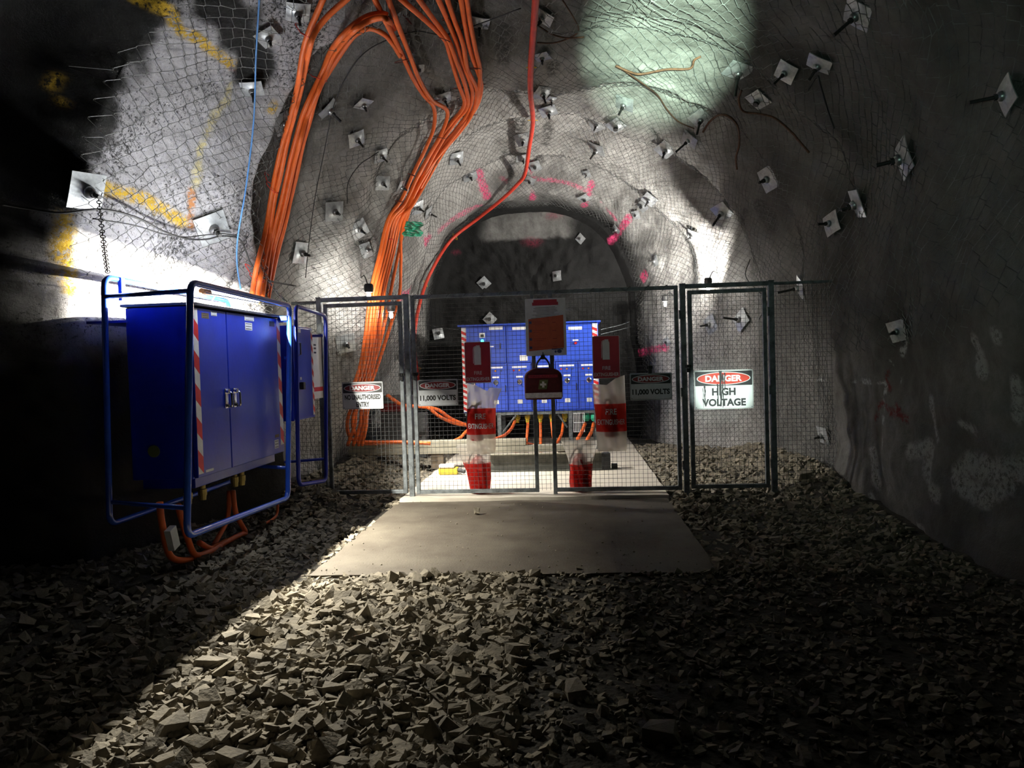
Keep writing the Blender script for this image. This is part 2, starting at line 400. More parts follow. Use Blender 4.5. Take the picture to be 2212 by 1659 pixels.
# each blasted round flares outward, then steps in at the next one
ph = ((yy + 0.22 * vnoise(Pf * 0.8)) - 8.15) / 1.78; fr = ph - np.floor(ph)
scal = (0.27 * np.where(fr < 0.8, fr / 0.8, (1 - fr) / 0.2) - 0.10) * ss(2.0, 4.2, zz) * ss(7.5, 8.4, yy) * ss(15.2, 14.2, yy)
rd = yy - ridge(zz) + 0.12 * vnoise(Pf * 1.4 + 8)
left = ss(0.2, -1.2, xx)
disp = disp * np.where(yy > 15.2, .5, 1) + scal * (1 - left * ss(1.9, 1.2, rd)) + left * np.where(rd < 0, 0.16 * ss(-1.0, 0, rd), 0.16 - 0.46 * ss(0, 0.35, rd) + 0.30 * ss(0.5, 1.7, rd))
keep = ss(3.3, 2.4, zz) * ss(8.5, 7.6, yy) * (xx < 0)     # behind the cabinet the wall stays clear of it
disp = disp * (1 - 0.6 * keep)
G = (Pf + NN.reshape(-1, 3) * disp[:, None]).reshape(G.shape)
NN = grid_normals(G)
Vt = G.reshape(-1, 3)
ni, nj = len(ya), NT
ii, jj = np.meshgrid(np.arange(ni - 1), np.arange(nj - 1), indexing='ij')
Q = np.stack([ii * nj + jj, ii * nj + jj + 1, (ii + 1) * nj + jj + 1, (ii + 1) * nj + jj], -1)
# make faces look into the tunnel
q0 = Q[ni // 2, nj // 2]; fn = np.cross(Vt[q0[1]] - Vt[q0[0]], Vt[q0[2]] - Vt[q0[0]])
if fn[2] > 0: Q = Q[:, :, ::-1]
Qf = Q.reshape(-1, 4)
BV = BVHTree.FromPolygons(Vt.tolist(), np.vstack([Qf]).tolist())
# the working face that closes the tunnel
ring = G[-1]; cface = ring.mean(0) + [0, 0, -0.2]; nr = 46
Vb = [];
for k in range(nr + 1):
    t = k / nr; Vb.append(ring * (1 - t) + (cface + [0, 0, 0]) * t)
Vb = np.concatenate(Vb); inn = np.repeat(np.arange(nr + 1) / nr, nj)
Vb[:, 1] += (0.15 * fbm(Vb * 1.1 + 3, 3) + 0.05 * fbm(Vb * 6, 3)) * ss(0, .1, inn) + 0.12 * ss(0, .12, inn)
kk, jj2 = np.meshgrid(np.arange(nr), np.arange(nj), indexing='ij'); jn = (jj2 + 1) % nj
Qb = np.stack([kk * nj + jj2, kk * nj + jn, (kk + 1) * nj + jn, (kk + 1) * nj + jj2], -1).reshape(-1, 4)
BV2 = BVHTree.FromPolygons(Vb.tolist(), Qb.tolist())
def hit(px, py, off=0.0):
    d = Vector(ray(px, py)).normalized(); o = Vector((0, 0, EYE)); best = None
    for B in (BV, BV2):
        h = B.ray_cast(o, d)
        if h[0] is not None and (best is None or h[3] < best[3]): best = h
    if best is None: return np.array(aty(px, py, 10.0)), np.array([0, -1.0, 0])
    n = np.array(best[1]);
    if n.dot(np.array(d)) > 0: n = -n
    return np.array(best[0]) + n * off, n
def on_wall(pts, off): return [hit(x, y, off)[0] for x, y in pts]

# colour on the sprayed concrete: bare rock, stains, painted-in shade, spray paint
rock = np.zeros((len(Vt), 4)); rock[:, 3] = 1
nz1 = fbm(Vt * 1.3 + 40, 3)
rock[:, 0] = ss(8.35, 7.9, yy) * ss(0.3, -0.6, xx + 1.1) * ss(0.15, 0.3, 1.0)
rock[:, 0] *= (xx < -0.8)
rock[:, 0] = np.where(yy < 8.5, ss(0.12, 0.0, rd) * ss(-1.7, -2.2, xx + .2 * nz1), 0)
rock[:, 2] = np.maximum(0, ss(14.35, 15.25, yy + 0.15 * nz1))  # shade near the tunnel end, darkened into the colour
rock[:, 2] = np.maximum(rock[:, 2], ss(6.02, 5.82, yy + .13 * vnoise(Vt * 9) + .08 * nz1 + .25 * ss(3.4, 2.6, zz)) * ss(-2.2, -2.8, xx))      # darkness of the side opening, shade put into the colour
rock[:, 1] = ss(0.25, 0.75, fbm(Vt * np.array([1.6, .5, 1.6]) + 70, 3)) * 0.5
rock[:, 1] = np.maximum(rock[:, 1], (0.78 + .2 * nz1) * ss(9.4, 8.4, yy + .5 * nz1 - 2.9 * ss(1.7, 2.7, xx)))     # shade before the gate and along the right wall, put into the colour
rock[:, 0] *= ss(1.75, 2.15, zz + .25 * nz1)      # speckle fades low down, where shade is painted in
rock[:, 1] = np.maximum(rock[:, 1], ss(2.15, 1.75, zz + .25 * nz1) * (xx < -2) * (yy < 8.3))  # shade on the lower left wall, painted in through the stain channel
rock[:, 1] *= (1 - rock[:, 0])
rock[:, 1] = np.clip(rock[:, 1], 0, 1)
def dist_poly(pts, V):
    best = np.full(len(V), 9e9); W = [np.array(p) for p in pts]
    for a, b in zip(W[:-1], W[1:]):
        ab = b - a; t = np.clip(((V - a) @ ab) / (ab @ ab + 1e-9), 0, 1)
        best = np.minimum(best, np.linalg.norm(V - a - t[:, None] * ab, axis=1))
    return best
paint = np.zeros((len(Vt), 4))
YEL, PNK, WHT, RD, PALE = (0.72, 0.46, 0.04), (0.85, 0.07, 0.22), (0.45, 0.47, 0.47), (0.16, 0.02, 0.02), (0.62, 0.55, 0.30)
def stroke(px, wd, col, a=1.0):
    pts = on_wall(px, 0.0)
    d = dist_poly(pts, Vt) + 0.02 * vnoise(Vt * 14)
    al = ss(wd, wd * 0.45, d) * a
    m_ = al > paint[:, 3]
    paint[m_, :3] = col; paint[:, 3] = np.maximum(paint[:, 3], al)
stroke([(300, 0), (350, 15), (375, 30)], .07, YEL); stroke([(372, 30), (382, 60), (430, 85), (480, 125), (520, 152)], .07, YEL)
stroke([(500, 180), (490, 215), (455, 265), (432, 330), (420, 400)], .055, PALE)
stroke([(212, 405), (280, 420), (340, 445), (395, 478)], .085, YEL); stroke([(145, 470), (138, 560), (152, 625)], .085, YEL); stroke([(120, 165), (122, 215)], .07, YEL)
stroke([(500, 140), (525, 158)], .06, (0.32, 0.04, 0.05)); stroke([(415, 410), (412, 490)], .05, (0.5, 0.22, 0.08)); stroke([(590, 235), (592, 232)], .07, YEL)
for p_, w_, a_ in [([(1033, 372), (1052, 425)], .11, .9), ([(1147, 350), (1151, 430)], .09, 1), ([(1278, 395), (1262, 445)], .09, 1),
               ([(1360, 470), (1338, 500), (1318, 522)], .10, 1), ([(1395, 592), (1390, 600)], .12, 1), ([(1383, 762), (1440, 750)], .10, 1),
               ([(920, 522), (925, 516)], .12, .9), ([(950, 498), (985, 470), (1035, 445)], .10, .6), ([(1150, 385), (1210, 392), (1262, 408), (1330, 475)], .07, .6),
               ([(865, 640), (885, 628)], .12, .9), ([(1085, 385), (1100, 395)], .07, .5)]:
    stroke(p_, w_, PNK, a_)
stroke([(1765, 820), (1912, 826)], .030, WHT); stroke([(1915, 830), (1906, 950), (1912, 1075)], .025, WHT); stroke([(1925, 780), (1947, 822)], .02, WHT)
stroke([(1950, 700), (1958, 745), (1948, 760)], .07, WHT); stroke([(1920, 800), (1915, 820), (1922, 840)], .035, RD)
stroke([(1890, 905), (1905, 870), (1925, 890), (1960, 905)], .045, RD); stroke([(1935, 870), (1950, 910)], .03, RD)
for p_, w_ in [([(1885, 980), (1890, 1040)], .13), ([(1965, 975), (2010, 965), (2005, 1020), (2022, 1070)], .10), ([(2010, 860), (2025, 950)], .05),
               ([(2065, 1030), (2100, 1000), (2150, 1020), (2212, 1010)], .13), ([(2080, 1050), (2130, 1080), (2180, 1040)], .10), ([(2110, 740), (2120, 800)], .09),
               ([(2150, 720), (2155, 730)], .07), ([(1880, 1070), (1895, 1100)], .05), ([(1985, 1140), (2010, 1180)], .07), ([(2195, 830), (2200, 900)], .08), ([(2070, 910), (2105, 930)], .05)]:
    stroke(p_, w_, (0.40, 0.40, 0.39), .95)
for p_, w_ in [([(1095, 60), (1085, 110), (1110, 200), (1125, 260), (1118, 345)], .13), ([(1195, 140), (1180, 210), (1185, 280), (1165, 345)], .12), ([(1100, 410), (1105, 350), (1090, 330)], .08),
               ([(1640, 450), (1665, 480)], .22), ([(1610, 460), (1605, 480)], .1)]:
    stroke(p_, w_, (0.05, 0.048, 0.045), .85)

d_ = dist_poly(on_wall([(470, 0), (500, 45), (535, 100), (552, 150)], 0), Vt) + .10 * vnoise(Vt * 5)      # a hollow of bare dark rock behind the mesh
rock[:, 2] = np.maximum(rock[:, 2], ss(.26, .16, d_)); paint[:, 3] *= 1 - ss(.26, .16, d_)
def tunnel_piece(name, sel):
    f = Qf[sel]; us, inv = np.unique(f, return_inverse=True); f = inv.reshape(-1, 4)
    me = bpy.data.meshes.new(name); me.from_pydata(Vt[us].tolist(), [], f.tolist()); me.materials.append(M_shot)
    me.polygons.foreach_set('use_smooth', [True] * len(f))
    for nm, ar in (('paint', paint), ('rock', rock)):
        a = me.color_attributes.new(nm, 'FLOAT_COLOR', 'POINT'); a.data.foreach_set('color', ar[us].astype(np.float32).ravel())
    o = bpy.data.objects.new(name, me); C.objects.link(o); tag(o, kind='structure'); return o
jc = np.tile(np.arange(nj - 1), ni - 1)
a1, a2 = int(nj * 0.33), int(nj * 0.67)
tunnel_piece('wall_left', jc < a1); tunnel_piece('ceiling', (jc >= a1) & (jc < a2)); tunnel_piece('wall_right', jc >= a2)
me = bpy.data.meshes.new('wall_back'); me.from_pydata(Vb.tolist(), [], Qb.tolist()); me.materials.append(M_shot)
me.polygons.foreach_set('use_smooth', [True] * len(Qb))
edge = np.abs(inn); sprayed = .35 * ss(4.16, 4.26, Vb[:, 2] + 0.09 * vnoise(Vb * 4)) * ss(1.1, .7, np.abs(Vb[:, 0] + 0.85))
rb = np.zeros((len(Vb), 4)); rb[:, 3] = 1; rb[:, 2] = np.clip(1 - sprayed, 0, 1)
pb = np.zeros((len(Vb), 4))
for q, r_ in [((1150, 522), .3), ((985, 545), .14), ((1195, 465), .25)]:
    d_ = np.linalg.norm((Vb - hit(*q)[0]) * [1, 1, 2.2], axis=1); al = ss(r_, r_ * .3, d_ + .05 * vnoise(Vb * 9)) * .35; pb[:, 3] = np.maximum(pb[:, 3], al)
pb[:, :3] = (0.30, 0.02, 0.06)
for nm, ar in (('paint', pb), ('rock', rb)):
    a = me.color_attributes.new(nm, 'FLOAT_COLOR', 'POINT'); a.data.foreach_set('color', ar.astype(np.float32).ravel())
o = bpy.data.objects.new('wall_back', me); C.objects.link(o); tag(o, kind='structure')

# ------------------------------------------------------------------ the ground
SX0, SX1, SY0, SY1, SYE = -2.08, 1.05, 5.56, 8.55, 15.2
gx = np.arange(-6.0, 4.01, 0.08); gy = np.arange(-3.5, 16.0, 0.08)
XX, YY = np.meshgrid(gx, gy); P2 = np.stack([XX, YY, 0 * XX], -1).reshape(-1, 3)
def ground_z(x, y):
    P = np.stack([x, y, 0 * x], -1)
    z = 0.030 * fbm(P * 0.9 + 3, 2) + 0.022 * fbm(P * 3.1, 3)
    z = z + 0.28 * ss(-2.3, -4.0, x) * ss(8.2, 7.0, y) * 0.3 + 0.10 * ss(2.5, 3.1, x) * ss(9.5, 8, y) + 0.25 * ss(2.2, 2.9, x) * ss(8, 9.5, y) + 0.26 * ss(-2.5, -3.2, x) * ss(7.6, 8.2, y)
    return z - 0.02
gz = ground_z(P2[:, 0], P2[:, 1])
# the ground dips under the slab
ins = np.minimum(np.minimum(P2[:, 0] - SX0, SX1 - P2[:, 0]), np.minimum(P2[:, 1] - SY0, SYE - P2[:, 1]))
near = ss(-0.5, -0.05, ins); gz = gz * (1 - near) - 0.02 * near - 0.16 * ss(0.0, 0.10, ins)
P2[:, 2] = gz; nX = len(gx)
a_, b_ = np.meshgrid(np.arange(len(gy) - 1), np.arange(nX - 1), indexing='ij')
Fq = np.stack([a_ * nX + b_, a_ * nX + b_ + 1, (a_ + 1) * nX + b_ + 1, (a_ + 1) * nX + b_], -1).reshape(-1, 4)
o = mesh_obj('floor', P2, Fq.tolist(), M_floor, smooth=True); tag(o, kind='structure')
def slab(name, x0, x1, y0, y1, z, m, label):
    b = MB(); nx, ny = 40, 60
    xs, ys = np.linspace(x0, x1, nx), np.linspace(y0, y1, ny)
    X, Y = np.meshgrid(xs, ys); P = np.stack([X, Y, np.full_like(X, z)], -1).reshape(-1, 3)
    e = (np.isclose(P[:, 0], x0) | np.isclose(P[:, 0], x1) | np.isclose(P[:, 1], y0) | np.isclose(P[:, 1], y1))
    P[:, 2] += 0.004 * fbm(P * 1.5, 2); j = 0.012 * vnoise(P * 6 + 3); P[:, 0] += j * e; P[:, 1] += (j + 0.01 * vnoise(P * 9)) * e
    Fc = [[i * nx + k, i * nx + k + 1, (i + 1) * nx + k + 1, (i + 1) * nx + k] for i in range(ny - 1) for k in range(nx - 1)]
    b.add(P, Fc)
    rim = [i for i in range(nx)] + [i * nx + nx - 1 for i in range(1, ny)] + [(ny - 1) * nx + k for k in range(nx - 2, -1, -1)] + [i * nx for i in range(ny - 2, 0, -1)]
    low = P[rim].copy(); low[:, 2] = z - 0.14; n0 = len(P); b.v.append(low); b.n += len(low)
    for k in range(len(rim)): l = (k + 1) % len(rim); b.f.append([rim[l], rim[k], n0 + k, n0 + l])
    o = b.build(name, m); tag(o, label, 'concrete slab'); return o
slab('concrete_slab', SX0, SX1, SY0, SY1, 0.0, M_slabA, 'brown muddy concrete slab in front of the gate')
slab('concrete_slab', SX0 + .02, SX1 + .02, SY1 + 0.012, SYE, 0.035, M_slabB, 'pale clean concrete slab behind the gate under the switchgear')

# gravel: angular shards, baked from a dozen shapes
def shard(seed, flat=0.55):
    r = np.random.RandomState(seed); bm = bmesh.new()
    for sx in (-1, 1):
        for sy in (-1, 1):
            for sz_ in (-1, 1):
                p = np.array([sx, sy, sz_]) * .62 + r.randn(3) * .20; bm.verts.new((p[0] * 1.1, p[1] * .8, p[2] * flat * 1.15))
    for k in range(4): p = r.randn(3); p /= np.linalg.norm(p); p *= .92; bm.verts.new((p[0], p[1] * .8, p[2] * flat))
    res = bmesh.ops.convex_hull(bm, input=bm.verts[:])
    for q in list(bm.verts):
        if not q.link_faces: bm.verts.remove(q)
    bmesh.ops.triangulate(bm, faces=bm.faces[:]); bm.verts.ensure_lookup_table(); bm.verts.index_update()
    v = np.array([q.co[:] for q in bm.verts]); f = np.array([[q.index for q in p.verts] for p in bm.faces]); bm.free(); return v, f
SH = [shard(s, .35 + .03 * s) for s in range(12)]
def rotm(n, tilt):
    a = rng.rand(n) * 6.283; t = rng.randn(n) * tilt; u = rng.randn(n) * tilt
    ca, sa, ct, st, cu, su = np.cos(a), np.sin(a), np.cos(t), np.sin(t), np.cos(u), np.sin(u)
    A = np.zeros((n, 3, 3)); A[:, 0, 0] = ca; A[:, 0, 1] = -sa; A[:, 1, 0] = sa; A[:, 1, 1] = ca; A[:, 2, 2] = 1
    B = np.zeros((n, 3, 3)); B[:, 0, 0] = 1; B[:, 1, 1] = ct; B[:, 1, 2] = -st; B[:, 2, 1] = st; B[:, 2, 2] = ct
    D = np.zeros((n, 3, 3)); D[:, 1, 1] = 1; D[:, 0, 0] = cu; D[:, 0, 2] = su; D[:, 2, 0] = -su; D[:, 2, 2] = cu
    return B @ D @ A
def gravel(x, y, size, zoff):
    n = len(x); size = size * .88; R = rotm(n, .36); z = ground_z(x, y)
    k = rng.randint(0, 12, n); V = []; Fc = []; base = 0
    for s in range(12):
        id_ = np.where(k == s)[0]; v, f = SH[s]
        W = np.einsum('nij,vj->nvi', R[id_], v) * size[id_][:, None, None] + np.stack([x[id_], y[id_], z[id_] + zoff[id_]], -1)[:, None, :]
        V.append(W.reshape(-1, 3)); m = len(id_)
        Fc.append((f[None] + (np.arange(m) * len(v))[:, None, None] + base).reshape(-1, 3)); base += m * len(v)
    return np.concatenate(V), np.concatenate(Fc)
def off_slab(x, y, mg):
    return ~((x > SX0 - mg) & (x < SX1 + mg) & (y > SY0 - mg) & (y < SYE))
xs, ys, sz = [], [], []
def scatter(n, x0, x1, y0, y1, s0, s1, pw=2.0, mg=0.0):
    x = x0 + rng.rand(n) * (x1 - x0); y = y0 + rng.rand(n) * (y1 - y0); s = s0 + (s1 - s0) * rng.rand(n) ** pw
    k = off_slab(x, y, mg) & (x > Lf(y) + .05 - .55 * ss(9.2, 10, y) * ss(13.6, 12, y)) & (x < Rf(y) - .02)
    xs.append(x[k]); ys.append(y[k]); sz.append(s[k])
scatter(15000, -2.9, -0.3, 2.3, 6.0, .018, .052); scatter(6500, -0.5, 3.0, 2.3, 6.2, .014, .045, 2.5); scatter(2600, -3.8, -2.08, 5.6, 8.6, .02, .06)
scatter(900, -2.9, -0.3, 2.3, 5.5, .05, .085, 2.5)
scatter(2600, 1.05, 3.1, 5.5, 8.7, .02, .06); scatter(4200, 1.06, 3.2, 8.7, 14, .025, .07); scatter(3600, -3.7, -2.08, 8.8, 13.5, .025, .07); scatter(1500, -5, -2.6, 3.2, 6, .02, .07)
x = np.concatenate(xs); y = np.concatenate(ys); sz = np.concatenate(sz)
V, Fc = gravel(x, y, sz, sz * (0.05 + .35 * rng.rand(len(sz))))
n_ = 420; px_ = SX0 + .05 + rng.rand(n_) * (SX1 - SX0 - .1); py_ = SY0 + 3.0 * rng.rand(n_) ** 1.7; ps_ = .003 + .009 * rng.rand(n_) ** 2.5      # grit carried onto the slab
V2, F2 = gravel(px_, py_, ps_, ps_ * .3 - ground_z(px_, py_)); Fc = np.concatenate([Fc, F2 + len(V)]); V = np.concatenate([V, V2])
o = mesh_obj('gravel', V, Fc.tolist(), M_rock); tag(o, 'crushed grey and buff rock gravel covering the tunnel ground around the slab', 'gravel', kind='stuff')
# the biggest loose rocks lie about as single stones
BIG = [((455, 1435), .10, 'flat topped pale rock at the edge of the cabinet shadow'), ((400, 1395), .075, 'square pale rock on the shadow edge, left of the bigger flat one'),
       ((440, 1510), .085, 'dark round faced rock among the lit gravel'), ((365, 1575), .095, 'broad pale flat rock near the bottom left of the lit gravel'), ((430, 1562), .10, 'second broad flat rock, right of a matching one near bottom left'),
       ((490, 1430), .07, 'pale wedge shaped rock right of the flat topped one'), ((255, 1535), .06, 'pale rock standing alone in the cabinet shadow'), ((300, 1455), .06, 'small square rock just inside the cabinet shadow'),
       ((505, 1385), .07, 'blocky rock at the upper edge of the lit gravel'), ((830, 1290), .05, 'dark pointed rock lying in front of the slab'), ((1030, 1112), .035, 'small upright stone standing on the muddy slab'),
       ((1240, 1495), .09, 'rounded rock in the dim gravel in the middle'), ((1430, 1590), .10, 'large dim rock low on the right half of the gravel'), ((690, 1085), .12, 'slab of broken rock at the left foot of the gate'),
       ((655, 1095), .10, 'second broken rock at the left foot of the gate, nearer the cabinet'), ((1735, 1060), .14, 'large rock against the right wall at the gate post'), ((1715, 1090), .10, 'rock in front of the large one at the right gate post'),
       ((1250, 1230), .025, 'small pale pebble just in front of the slab')]
for k, ((px, py), s, lb) in enumerate(BIG):
    g = atz(px, py, 0.0); z = 0.0 if (SX0 < g[0] < SX1 and SY0 < g[1] < SY1) else float(ground_z(np.array([g[0]]), np.array([g[1]]))[0])
    v, f = shard(100 + k, .6 if k != 10 else 1.5); b = MB(); b.add(v * s * np.array([1, .9, .8]), f.tolist())
    o = b.build('rock', M_rock); o.location = (g[0], g[1], z - (v[:, 2] * s * .8).min() - s * (.02 if k == 10 else .15)); o.rotation_euler = (0, 0, k * 1.3); tag(o, lb, 'rock')

# ------------------------------------------------------------------ chain-link sheets pinned over the rock
def gsample(fi, fj):
    i0 = np.clip(np.floor(fi).astype(int), 0, ni - 2); j0 = np.clip(np.floor(fj).astype(int), 0, nj - 2); a = (fi - i0)[:, None]; b = (fj - j0)[:, None]
    f = lambda A: (A[i0, j0] * (1 - a) + A[i0 + 1, j0] * a) * (1 - b) + (A[i0, j0 + 1] * (1 - a) + A[i0 + 1, j0 + 1] * a) * b
    return f(G), f(NN)
def wires(A, B, r):
    # three-sided wire pieces between the ends A and B
    d = B - A; L = np.linalg.norm(d, axis=1)[:, None] + 1e-9; d = d / L; ref = np.where(np.abs(d[:, 2:3]) < .9, [[0, 0, 1.]], [[1., 0, 0]])
    u = np.cross(d, ref); u /= np.linalg.norm(u, axis=1)[:, None]; w_ = np.cross(d, u); V = []
    for E_ in (A, B):
        for k in range(3): t = 2.0944 * k; V.append(E_ + r * (math.cos(t) * u + math.sin(t) * w_))
    V = np.stack(V, 1).reshape(-1, 3); n = len(A); base = (np.arange(n) * 6)[:, None]
    Fc = np.concatenate([base + np.array([[k, (k + 1) % 3, 3 + (k + 1) % 3, 3 + k]]) for k in range(3)], 0); return V, Fc
def chain_link(name, s0, s1, y0, y1, label, cellu=0.085, cellv=0.12, r=0.0030, cond=None, sag=0.03):
    # s0..s1 share of the way round the section; wires zigzag up each column and hook into the next one
    per = 12.8; nu = int((y1 - y0) / cellu); nv = int((s1 - s0) * per / cellv)
    A, B = [], []
    I, J = np.meshgrid(np.arange(nu), np.arange(nv), indexing='ij'); I = I.ravel(); J = J.ravel() + .5 * (I % 2)
    def pt(ui, vj, off):
        y = y0 + ui * cellu + 0.03 * np.sin(vj * .21) ; s = s0 + vj * cellv / per
        fi = np.interp(y, ya, np.arange(ni)); P, N_ = gsample(fi, s * (nj - 1))
        o_ = 0.015 + sag * (0.7 + 0.9 * vnoise(P * 1.3 + 21)) + off
        P = P + N_ * o_[:, None]; return P + 0.010 * np.stack([vnoise(P * 6), vnoise(P * 6 + 9), vnoise(P * 6 + 5)], -1)
    h = 0.15
    p0 = pt(I - 0.03, J - h * .5 + 0.0, 0.004); p1 = pt(I + 1.03, J + .5 - h * .3, -0.004); p2 = pt(I + 1.03, J + .5 + h * .3, 0.004); p3 = pt(I - 0.03, J + 1 - h * .5, -0.004); p0b = pt(I - .03, J + h * .1 , 0.0)
    for a, b in ((p0, p0b), (p0b, p1), (p1, p2), (p2, p3)): A.append(a); B.append(b)
    A = np.concatenate(A); B = np.concatenate(B)
    if cond is not None: k = cond((A + B) / 2); A, B = A[k], B[k]
    V, Fc = wires(A, B, r); o = mesh_obj(name, V, Fc.tolist(), M_rockwire); tag(o, label, 'wire mesh'); return o
rag = lambda P: vnoise(P * np.array([1.2, 1.2, 2.0]) + 3)
chain_link('chain_link_mesh', 0.13, 0.36, 4.95, 8.9, 'chain-link mesh over the brightly lit white rock wall above the left cabinet',
           cond=lambda P: (P[:, 2] > 2.0 + .15 * rag(P)) & (P[:, 1] > 5.74 + .12 * rag(P)), sag=.07)
chain_link('chain_link_mesh', 0.02, 0.30, 8.9, 15.2, 'chain-link mesh over the left wall behind the gate', r=.0029, cellu=.066, cellv=.088)
chain_link('chain_link_mesh', 0.36, 0.50, 4.6, 9.0, 'chain-link mesh under the roof above the orange cables', sag=.06)
chain_link('chain_link_mesh', 0.50, 0.68, 4.6, 9.0, 'chain-link mesh sagging over the green-lit patch of roof', sag=.12, cellu=.10, cellv=.125, r=.0036)
chain_link('chain_link_mesh', 0.30, 0.70, 9.0, 15.2, 'chain-link mesh around the arched roof beyond the gate', r=.0029, cellu=.066, cellv=.088)
chain_link('chain_link_mesh', 0.68, 0.87, 3.6, 9.0, 'chain-link mesh hanging down the dark right wall in front of the gate', cond=lambda P: P[:, 2] > 1.75 + .25 * rag(P) - .9 * ss(6.3, 7.2, P[:, 1]), sag=.05, r=.0036)
chain_link('chain_link_mesh', 0.70, 0.98, 9.0, 15.2, 'chain-link mesh over the right wall behind the gate', r=.0029, cellu=.066, cellv=.088)

# ------------------------------------------------------------------ rock bolts with their plates
def bolt_proto(kind):
    s = 0.105; b = MB(); n = 8; V = []; Fc = []
    for i in range(n + 1):
        for k in range(n + 1):
            x, y = (i / n * 2 - 1) * s, (k / n * 2 - 1) * s; d = math.hypot(x, y)
            V.append((x, y, 0.028 * math.exp(-(d / .04) ** 2) - 0.006 * (d / s) ** 2 * (1 if kind else .3)))
    for i in range(n):
        for k in range(n): Fc.append([i * (n + 1) + k, (i + 1) * (n + 1) + k, (i + 1) * (n + 1) + k + 1, i * (n + 1) + k + 1])
    b.add(V, Fc); o = len(V); b.add([(v[0], v[1], v[2] - .006) for v in V], [[q for q in f[::-1]] for f in Fc])
    rim = [i * (n + 1) for i in range(n + 1)] + [n * (n + 1) + k for k in range(1, n + 1)] + [i * (n + 1) + n for i in range(n - 1, -1, -1)] + [k for k in range(n - 1, 0, -1)]
    for q in range(len(rim)): a, c = rim[q], rim[(q + 1) % len(rim)]; b.f.append([a, c, c + o, a + o])
    d = MB(); d.lathe([(.036, .018), (.034, .030), (.026, .042), (.016, .048), (.010, .049)], 16)
    e = MB(); L = (.08, .12, .19, .08)[kind]
    e.cyl((0, 0, .03), (0, 0, .03 + L), .0125, 10); e.lathe([(.021, .045), (.021, .068)], 6)
    if kind == 3: e = MB(); e.lathe([(.030, .03), (.030, .06), (.022, .062)], 16)
    return b, d, e
PROTO = {}
def bolt_plate(px, py, size, spin, label, kind=0, cat='rock bolt', group='plated rock bolts holding the mesh', tiltv=None, base=None):
    h, n = hit(px, py, 0.055) if base is None else base
    dist = float(np.linalg.norm(h - [0, 0, EYE])); sc = .88 * size / F * dist / 0.21
    sc = min(max(sc, .55), 1.5)
    if kind not in PROTO:
        b, d, e = bolt_proto(kind); r = bpy.data.objects.new('rock_bolt', None); C.objects.link(r); r.empty_display_size = .1
        p_ = b.build('plate', M_plate, r); smooth_auto(p_, 50); smooth_auto(d.build('dome_washer', M_dome, r), 60); smooth_auto(e.build('bolt', M_bolt, r), 40); PROTO[kind] = (r, [False])
    r, used = PROTO[kind]
    if used[0]: r = copy_tree(r)
    PROTO[kind][1][0] = True
    q = Vector(n).to_track_quat('Z', 'Y') @ Quaternion((0, 0, 1), math.radians(spin))
    if tiltv is not None: q = Vector(np.array(n) * (1 - .0) + np.array(tiltv)).to_track_quat('Z', 'Y') @ Quaternion((0, 0, 1), math.radians(spin))
    r.rotation_mode = 'XYZ'; r.rotation_euler = q.to_euler(); r.location = tuple(h); r.scale = (sc, sc, sc)
    tag(r, label, cat, group); return r
